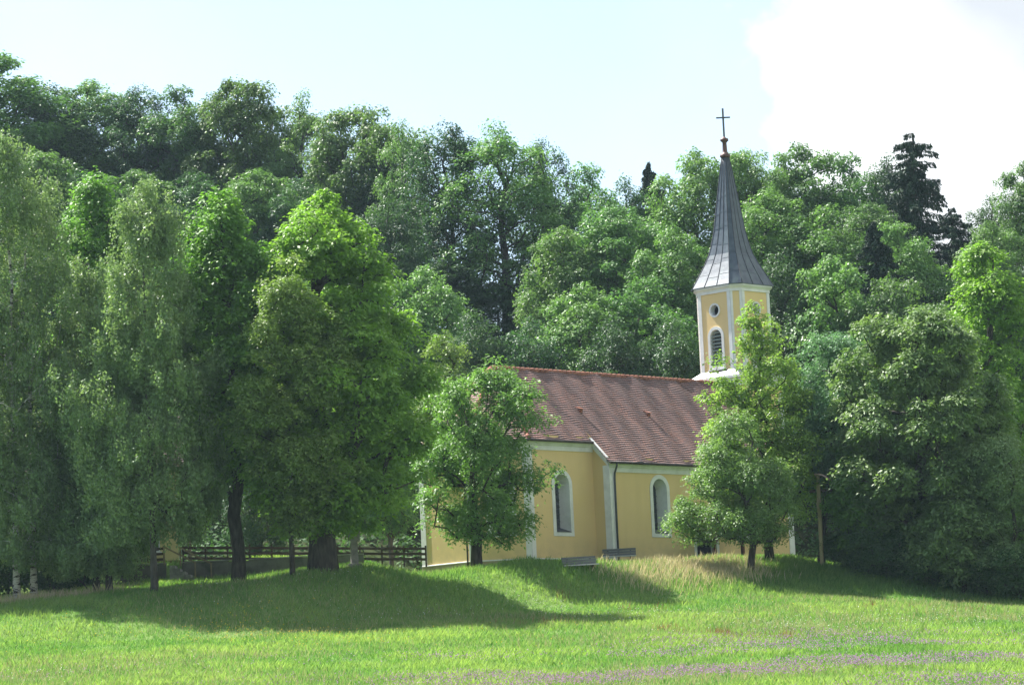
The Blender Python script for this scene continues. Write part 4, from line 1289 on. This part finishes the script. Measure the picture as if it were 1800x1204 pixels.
# ------------------------------------------------------------------ fence, wall, steps, pillar, house
WY = 200.3
def wp(px): return at(px, 985, WY).x
wx0, wx1, xs0, xs1 = wp(205), wp(640), wp(292), wp(320)
wz = 12.28
o = empty('retaining_wall', (wx0, WY, 10), 0, 'low grey rendered wall under the fence behind chestnut and slender trunk', 'wall')
mb = MB()
for a, b in ((wx0, xs0), (xs1, wx1)):
    nseg = 8
    for k_ in range(nseg):
        u0, u1 = a + (b - a) * k_ / nseg, a + (b - a) * (k_ + 1) / nseg
        mb.box(u0 - wx0, u1 - wx0 - 0.004, -0.30, 0.0, -1.2, wz - 10 + 0.02 * math.sin(k_ * 2.1))
mb.build('wall_body', M['concrete'], o)
mb = MB()
for a, b in ((wx0, xs0), (xs1, wx1)): mb.box(a - wx0, b - wx0, -0.34, 0.04, wz - 10 + 0.03, wz - 10 + 0.09)
mb.build('coping', M['stone'], o)

def fence(label, xa, xb, za, zb, ya, yb, h=0.95, step=1.28):
    o = empty('wooden_fence', (xa, ya, za), 0, label, 'fence', 'dark board fences along the churchyard')
    n = max(1, round((xb - xa) / step))
    P_ = lambda u: Vector(((xb - xa) * u, (yb - ya) * u, (zb - za) * u))
    for k_ in range(n + 1):
        q = P_(k_ / n); mb = MB(); mb.box(q.x - 0.05, q.x + 0.05, q.y - 0.05, q.y + 0.05, q.z - 0.25, q.z + h + 0.06)
        mb.build('post', M['fence'], o)
    for r_ in range(3):
        mb = MB()
        zz = 0.20 + r_ * 0.31
        for k_ in range(n):
            a, b = P_(k_ / n), P_((k_ + 1) / n)
            j = 0.012 * math.sin(k_ * 3.3 + r_)
            mb.bar(a + Vector((0.003, -0.075, zz + j)), b + Vector((-0.003, -0.075, zz - j)), 0.04, 0.15)
        mb.build('rail', M['fence'], o)
    return o
fence('short dark board fence on the wall in front of the ochre house', wx0, xs0 - 0.1, wz + 0.09, wz + 0.09, WY - 0.15, WY - 0.15)
xe = wp(748)
fence('long dark board fence running from the steps to the chancel corner', xs1 + 0.1, xe, wz + 0.09, wz - 0.55, WY - 0.15, WY + 1.2)

st = empty('stone_steps', ((xs0 + xs1) / 2, WY - 0.3, wz), 0, 'stone steps with two sloping wooden handrails leading down through the wall', 'steps')
mb = MB()
for k_ in range(6):
    x0_ = k_ * 0.30 - 0.1
    mb.box(x0_, x0_ + 0.32, -1.5, 0.02, -0.19 * (k_ + 1) - 1.2, -0.19 * (k_ + 1) + 0.0)
mb.build('step', M['stone'], st)
for yy, x0_ in ((-0.05, 0.35), (-1.5, -0.45)):
    mb = MB()
    mb.bar((x0_, yy, 0.95), (x0_ + 1.9, yy, -0.12), 0.07, 0.10)
    mb.build('handrail', M['rail'], st)
    for u in (0.03, 0.97):
        mb = MB(); mb.box(x0_ + 1.9 * u - 0.04, x0_ + 1.9 * u + 0.04, yy - 0.04, yy + 0.04, 0.92 - 1.07 * u - 1.05, 0.90 - 1.07 * u)
        mb.build('handrail_post', M['rail'], st)

p = at(624, 1000, 187.5)
o = empty('stone_pillar', (p.x, p.y, tz(p.x, p.y)), R(10), 'weathered stone wayside pillar on a square base beside the big chestnut trunk', 'pillar')
mb = MB(); mb.box(-0.48, 0.48, -0.42, 0.42, -0.4, 0.22); mb.box(-0.36, 0.36, -0.32, 0.32, 0.221, 0.34); mb.build('base', M['stone'], o, 0.02)
mb = MB(); mb.prism([(-0.2, -0.2, 0.342), (0.2, -0.2, 0.342), (0.2, 0.2, 0.342), (-0.2, 0.2, 0.342)], [(-0.17, -0.17, 1.6), (0.17, -0.17, 1.6), (0.17, 0.17, 1.6), (-0.17, 0.17, 1.6)]); mb.build('shaft', M['stone'], o)
mb = MB(); mb.box(-0.30, 0.30, -0.26, 0.26, 1.602, 2.2); mb.prism([(-0.36, -0.32, 2.202), (0.36, -0.32, 2.202), (0.36, 0.32, 2.202), (-0.36, 0.32, 2.202)], [(-0.03, -0.03, 2.6), (0.03, -0.03, 2.6), (0.03, 0.03, 2.6), (-0.03, 0.03, 2.6)]); mb.build('head', M['stone'], o)

hp = at(314, 978, 206.0)
o = empty('ochre_house', (hp.x, hp.y, tz(hp.x, hp.y)), R(6), 'ochre plastered house with red-brown base half hidden behind the weeping birches', 'house')
mb = MB()
plH = Plane((-8.5, 0), (0, 0))
def rect(u0, z0, u1, z1): return [(u0, z0), (u1, z0), (u1, z1), (u0, z1)]
wins = [rect(1.0, 1.1, 2.1, 2.5), rect(4.0, 1.1, 5.1, 2.5), rect(6.4, 1.1, 7.4, 2.5)]
wall(mb, plH, rect(0, 0.55, 8.5, 6.6), wins)
wall(mb, Plane((0, 0), (0, 7)), [(0, 0.55), (7, 0.55), (7, 6.6), (3.5, 9.6), (0, 6.6)])
wall(mb, Plane((-8.5, 7), (-8.5, 0)), [(0, 0.55), (7, 0.55), (7, 6.6), (3.5, 9.6), (0, 6.6)])
wall(mb, Plane((0, 7), (-8.5, 7)), rect(0, 0.55, 8.5, 6.6))
mb.build('wall', M['house'], o, -1)
mb = MB(); mb.box(-8.55, 0.05, -0.05, 7.05, -0.8, 0.55); mb.build('plinth', M['house_base'], o)
for w_ in wins:
    mb = MB()
    ring(mb, plH, w_, w_, 0.03, -0.2)
    inn = inset(w_, 0.08)
    ring(mb, plH, w_, inn, -0.12, -0.12)
    (a, z0), (b, _), (_, z1), _ = w_
    mb.bar(plH.P((a + b) / 2, z0, -0.13), plH.P((a + b) / 2, z1, -0.13), 0.07, 0.04, (1, 0, 0))
    mb.bar(plH.P(a - 0.1, z0 - 0.03, 0.05), plH.P(b + 0.1, z0 - 0.03, 0.05), 0.16, 0.06)
    fr = mb.build('window', M['white'], o, -1)
    glass_face('pane', plH, inn, -0.16, M['glass'], fr)
bm = bmesh.new(); uvl = bm.loops.layers.uv.new('UVMap')
roof_patch(bm, uvl, (-9, -0.5, 6.17), (0.5, -0.5, 6.17), (0.5, 3.5, 9.63), (-9, 3.5, 9.63), 30, 0, False)
roof_patch(bm, uvl, (0.5, 7.5, 6.17), (-9, 7.5, 6.17), (-9, 3.5, 9.63), (0.5, 3.5, 9.63), 10, 0, False)
me = bpy.data.meshes.new('roof'); bm.to_mesh(me); bm.free(); link('roof', me, M['old_tile'], o)

# ------------------------------------------------------------------ meadow growth
chM = (Matrix.Translation((o0.x, o0.y, CH_Z)) @ Matrix.Rotation(CH_ROT, 4, 'Z')).inverted()
def outside_church(x, y):
    c, s = math.cos(CH_ROT), math.sin(CH_ROT)
    dx, dy = x - o0.x, y - o0.y
    lx, ly = dx * c + dy * s, -dx * s + dy * c
    return ~((lx > -8.4) & (lx < 22) & (ly > -0.1) & (ly < 12.2))
def blades(rng, x, y, h, w, lean=0.35):
    n = len(x)
    z = terrain(x, y) - 0.02
    a = rng.uniform(0, 6.283, n)
    la = rng.uniform(0, 6.283, n); ll = h * lean * rng.random(n)
    b0 = np.stack([x, y, z], 1)
    wv = np.stack([np.cos(a) * w, np.sin(a) * w, np.zeros(n)], 1)
    tip = b0 + np.stack([np.cos(la) * ll + 0.1 * h, np.sin(la) * ll, h], 1)
    mid = b0 * 0.45 + tip * 0.55 + np.stack([-np.cos(la) * ll, -np.sin(la) * ll, h * 0], 1) * 0.15
    co = np.empty((n, 4, 3))
    co[:, 0] = b0 - wv; co[:, 1] = b0 + wv; co[:, 2] = mid + wv * 0.8; co[:, 3] = tip
    return co.reshape(-1, 3)
def vnoise(x, y, s, seed=0):
    r = np.random.default_rng(seed); v = 0
    for _ in range(6):
        a = r.uniform(0, 6.283); f = r.uniform(0.5, 1.7) * s
        v = v + np.sin((x * math.cos(a) + y * math.sin(a)) * f + r.uniform(0, 6.28))
    return v / 6 + 0.5
def sector(rng, n, y0, y1, pw=0.0, margin=4.0):
    u = rng.random(n)
    y = (y0 ** (2 - pw) + u * (y1 ** (2 - pw) - y0 ** (2 - pw))) ** (1 / (2 - pw))
    x = rng.uniform(-1, 1, n) * (0.155 * y + margin)
    return x, y
rng = np.random.default_rng(5)
x, y = sector(rng, 620000, 118, 214, 0.9)
k = outside_church(x, y); x, y = x[k], y[k]
pn = vnoise(x, y, 0.35, 1); pn2 = vnoise(x, y, 1.4, 2)
h = rng.uniform(0.06, 0.22, len(x)) * (0.45 + 0.7 * pn + 0.6 * pn2) * 1.25
w = 0.0035 + 0.00008 * y
co = blades(rng, x, y, h, w * np.ones(len(x)), 0.9)
tint = np.clip(rng.normal(0.36, 0.26, len(x)) + (pn2 - 0.5) * 0.9 + (pn - 0.5) * 1.1, 0, 1)
tag(link('meadow_grass', np_mesh('meadow_grass', co, 4, M['grass'], tint), None), 'fresh green meadow grass on the slope below the church', 'grass', kind='stuff')

def spots_px(rng, n, pts):
    """Ground points scattered about photo columns: pts = (px, py, spread in m across, spread in m deep, weight)."""
    xs, ys = [], []
    wsum = sum(q[4] for q in pts)
    for px, py, sx, sy, w_ in pts:
        g = ground(px, py) if py > 400 else stand(px, py); m = int(n * w_ / wsum)
        xs.append(g.x + rng.normal(size=m) * sx); ys.append(g.y + rng.normal(size=m) * sy)
    return np.concatenate(xs), np.concatenate(ys)
# tall dry grass on the bank
rng = np.random.default_rng(6)
x, y = spots_px(rng, 8000, [(1110, 1022, 1.2, 1.2, 0.5), (1160, 1015, 1.5, 1.4, 1.3), (1210, 1005, 1.8, 1.6, 2.4), (1260, 1000, 1.5, 1.6, 2.0), (1300, 1010, 1.0, 1.2, 0.8), 
                            (20, 185, 1.1, 0.9, 0.9), (95, 185, 1.1, 0.9, 0.9), (160, 186, 1.6, 1.0, 0.5)])
k = outside_church(x, y); x, y = x[k], y[k]
h = rng.uniform(0.25, 0.75, len(x))
co = blades(rng, x, y, h, 0.012 * np.ones(len(x)), 0.45)
tag(link('dry_grass', np_mesh('dry_grass', co, 4, M['dry'], rng.random(len(x))), None), 'tall straw-coloured grass on the bank before the nave and round the birch trunks', 'dry grass', kind='stuff')
# taller green bank grass
x, y = spots_px(rng, 31000, [(1180, 1005, 3.2, 1.8, 1.3), (1400, 1010, 2.6, 1.8, 2), (1480, 1020, 2.2, 1.8, 1.4), (1250, 1025, 2.5, 1.5, 1), (600, 1015, 4, 1.5, 1.5), (470, 1018, 3, 1.5, 1.2), (700, 1010, 3, 1.5, 1), (1000, 1003, 3, 1.2, 1.0), (880, 1000, 3, 1.2, 1), (1120, 995, 2.5, 1.0, .6), (300, 1020, 3, 1.5, .8)])
k = outside_church(x, y); x, y = x[k], y[k]
h = rng.uniform(0.18, 0.50, len(x))
co = blades(rng, x, y, h, 0.016 * np.ones(len(x)), 0.5)
tag(link('bank_grass', np_mesh('bank_grass', co, 4, M['grass'], np.clip(rng.normal(0.4, 0.3, len(x)), 0, 1)), None), 'taller green grass along the top of the bank', 'grass', kind='stuff')
# pale seed heads standing over the meadow
x, y = sector(rng, 110000, 122, 190, 0.9)
k = rng.random(len(x)) < np.clip((vnoise(x, y, 0.22, 12) - 0.36) * 3.2, 0.05, 1); x, y = x[k], y[k]
k = outside_church(x, y); x, y = x[k], y[k]
co = blades(rng, x, y, rng.uniform(0.18, 0.42, len(x)), 0.008 * np.ones(len(x)), 0.5)
tag(link('seed_heads', np_mesh('seed_heads', co, 4, M['seed'], rng.random(len(x))), None), 'pale grass seed heads standing over the green meadow', 'seed heads', kind='stuff')
# rusty sorrel
pts = [(970, 1098, .6, .8, 1), (1170, 1110, .35, .7, 1), (1262, 1118, .35, .7, 1.5), (1275, 1122, .4, .7, 1), (1315, 1125, .5, .7, .8), (1380, 1122, .35, .7, 1), (1205, 1118, .4, .6, .5), (1530, 1070, .3, .6, .8), (1680, 1075, 1.2, .8, 1), (1160, 1075, .5, .8, .5), (990, 1050, .3, .5, .5), (1100, 1075, .3, .6, .4), (900, 1100, 1.2, .8, .6)]
x, y = spots_px(rng, 800, pts)
co = blades(rng, x, y, rng.uniform(0.25, 0.6, len(x)), 0.008 * np.ones(len(x)), 0.25)
tag(link('sorrel', np_mesh('sorrel', co, 4, M['sorrel'], rng.random(len(x))), None), 'scattered rust-red sorrel stalks in the meadow', 'sorrel', kind='stuff')
def flowers(name, mat, x, y, size, hh, label, cat):
    n = len(x)
    z = terrain(x, y) + hh
    P_ = np.stack([x, y, z], 1)
    co = np.concatenate([leaves(rng, P_, rand_unit(rng, n), size, size * 0.9) for _ in range(2)])
    tag(link(name, np_mesh(name, co, 4, M[mat], rng.random(len(co) // 4)), None), label, cat, kind='stuff')
x, y = sector(rng, 110000, 128, 168, 1.0, 2)
dens = np.clip((vnoise(x * 0.35, y, 0.55, 9) - 0.40) * 3.5, 0, 1) * np.clip((x + 7) / 5, 0.05, 1) * np.clip((164 - y) / 20, 0.0, 1)
k = rng.random(len(x)) < dens * 0.85; x, y = x[k], y[k]
flowers('clover_flowers', 'clover', x, y, 0.050, rng.uniform(0.16, 0.36, len(x)), 'drifts of small purple clover flowers in the near meadow', 'flowers')
x, y = sector(rng, 5000, 128, 185, 0.6, 2)
k = rng.random(len(x)) < np.clip(vnoise(x, y, 0.2, 4) - 0.35, 0, 1); x, y = x[k], y[k]
xb, yb = spots_px(rng, 420, [(480, 1115, 2.5, 3, 2), (600, 1128, 2.5, 3, 1.5), (60, 1115, 3, 2, 0.6), (400, 1110, 1.5, 2, 1)])
flowers('buttercups', 'yellowf', np.concatenate([x[:160], xb]), np.concatenate([y[:160], yb]), 0.055, 0.25, 'sparse yellow buttercups in the meadow below the birches', 'flowers')
x2, y2 = spots_px(rng, 1100, [(650, 1065, 4, 3, 1), (930, 1070, 1, 1, .5), (1090, 1090, 2.5, 2, 1), (1400, 1110, 3.5, 4, 1.2), (1650, 1100, 4, 4, 1.4), (1010, 985, .9, .5, 1.1), (1130, 990, 1.5, .4, .5), (200, 1180, 3, 4, .6)])
k = outside_church(x2, y2); x2, y2 = x2[k], y2[k]
flowers('white_umbels', 'whitef', x2, y2, 0.048, rng.uniform(0.2, 0.55, len(x2)), 'scattered small white umbels and daisies in the meadow', 'flowers')

# ------------------------------------------------------------------ summer haze
mb = MB(); mb.box(-430, 430, -70, 720, -60, 95)
t = NT('haze')
vol = t.n.new('ShaderNodeVolumePrincipled')
vol.inputs['Color'].default_value = (0.62, 0.84, 1.0, 1)
vol.inputs['Density'].default_value = 0.00007
vol.inputs['Anisotropy'].default_value = 0.3
t.l.new(vol.outputs[0], t.out.inputs['Volume'])
tag(mb.build('haze', t.m), kind='stuff')
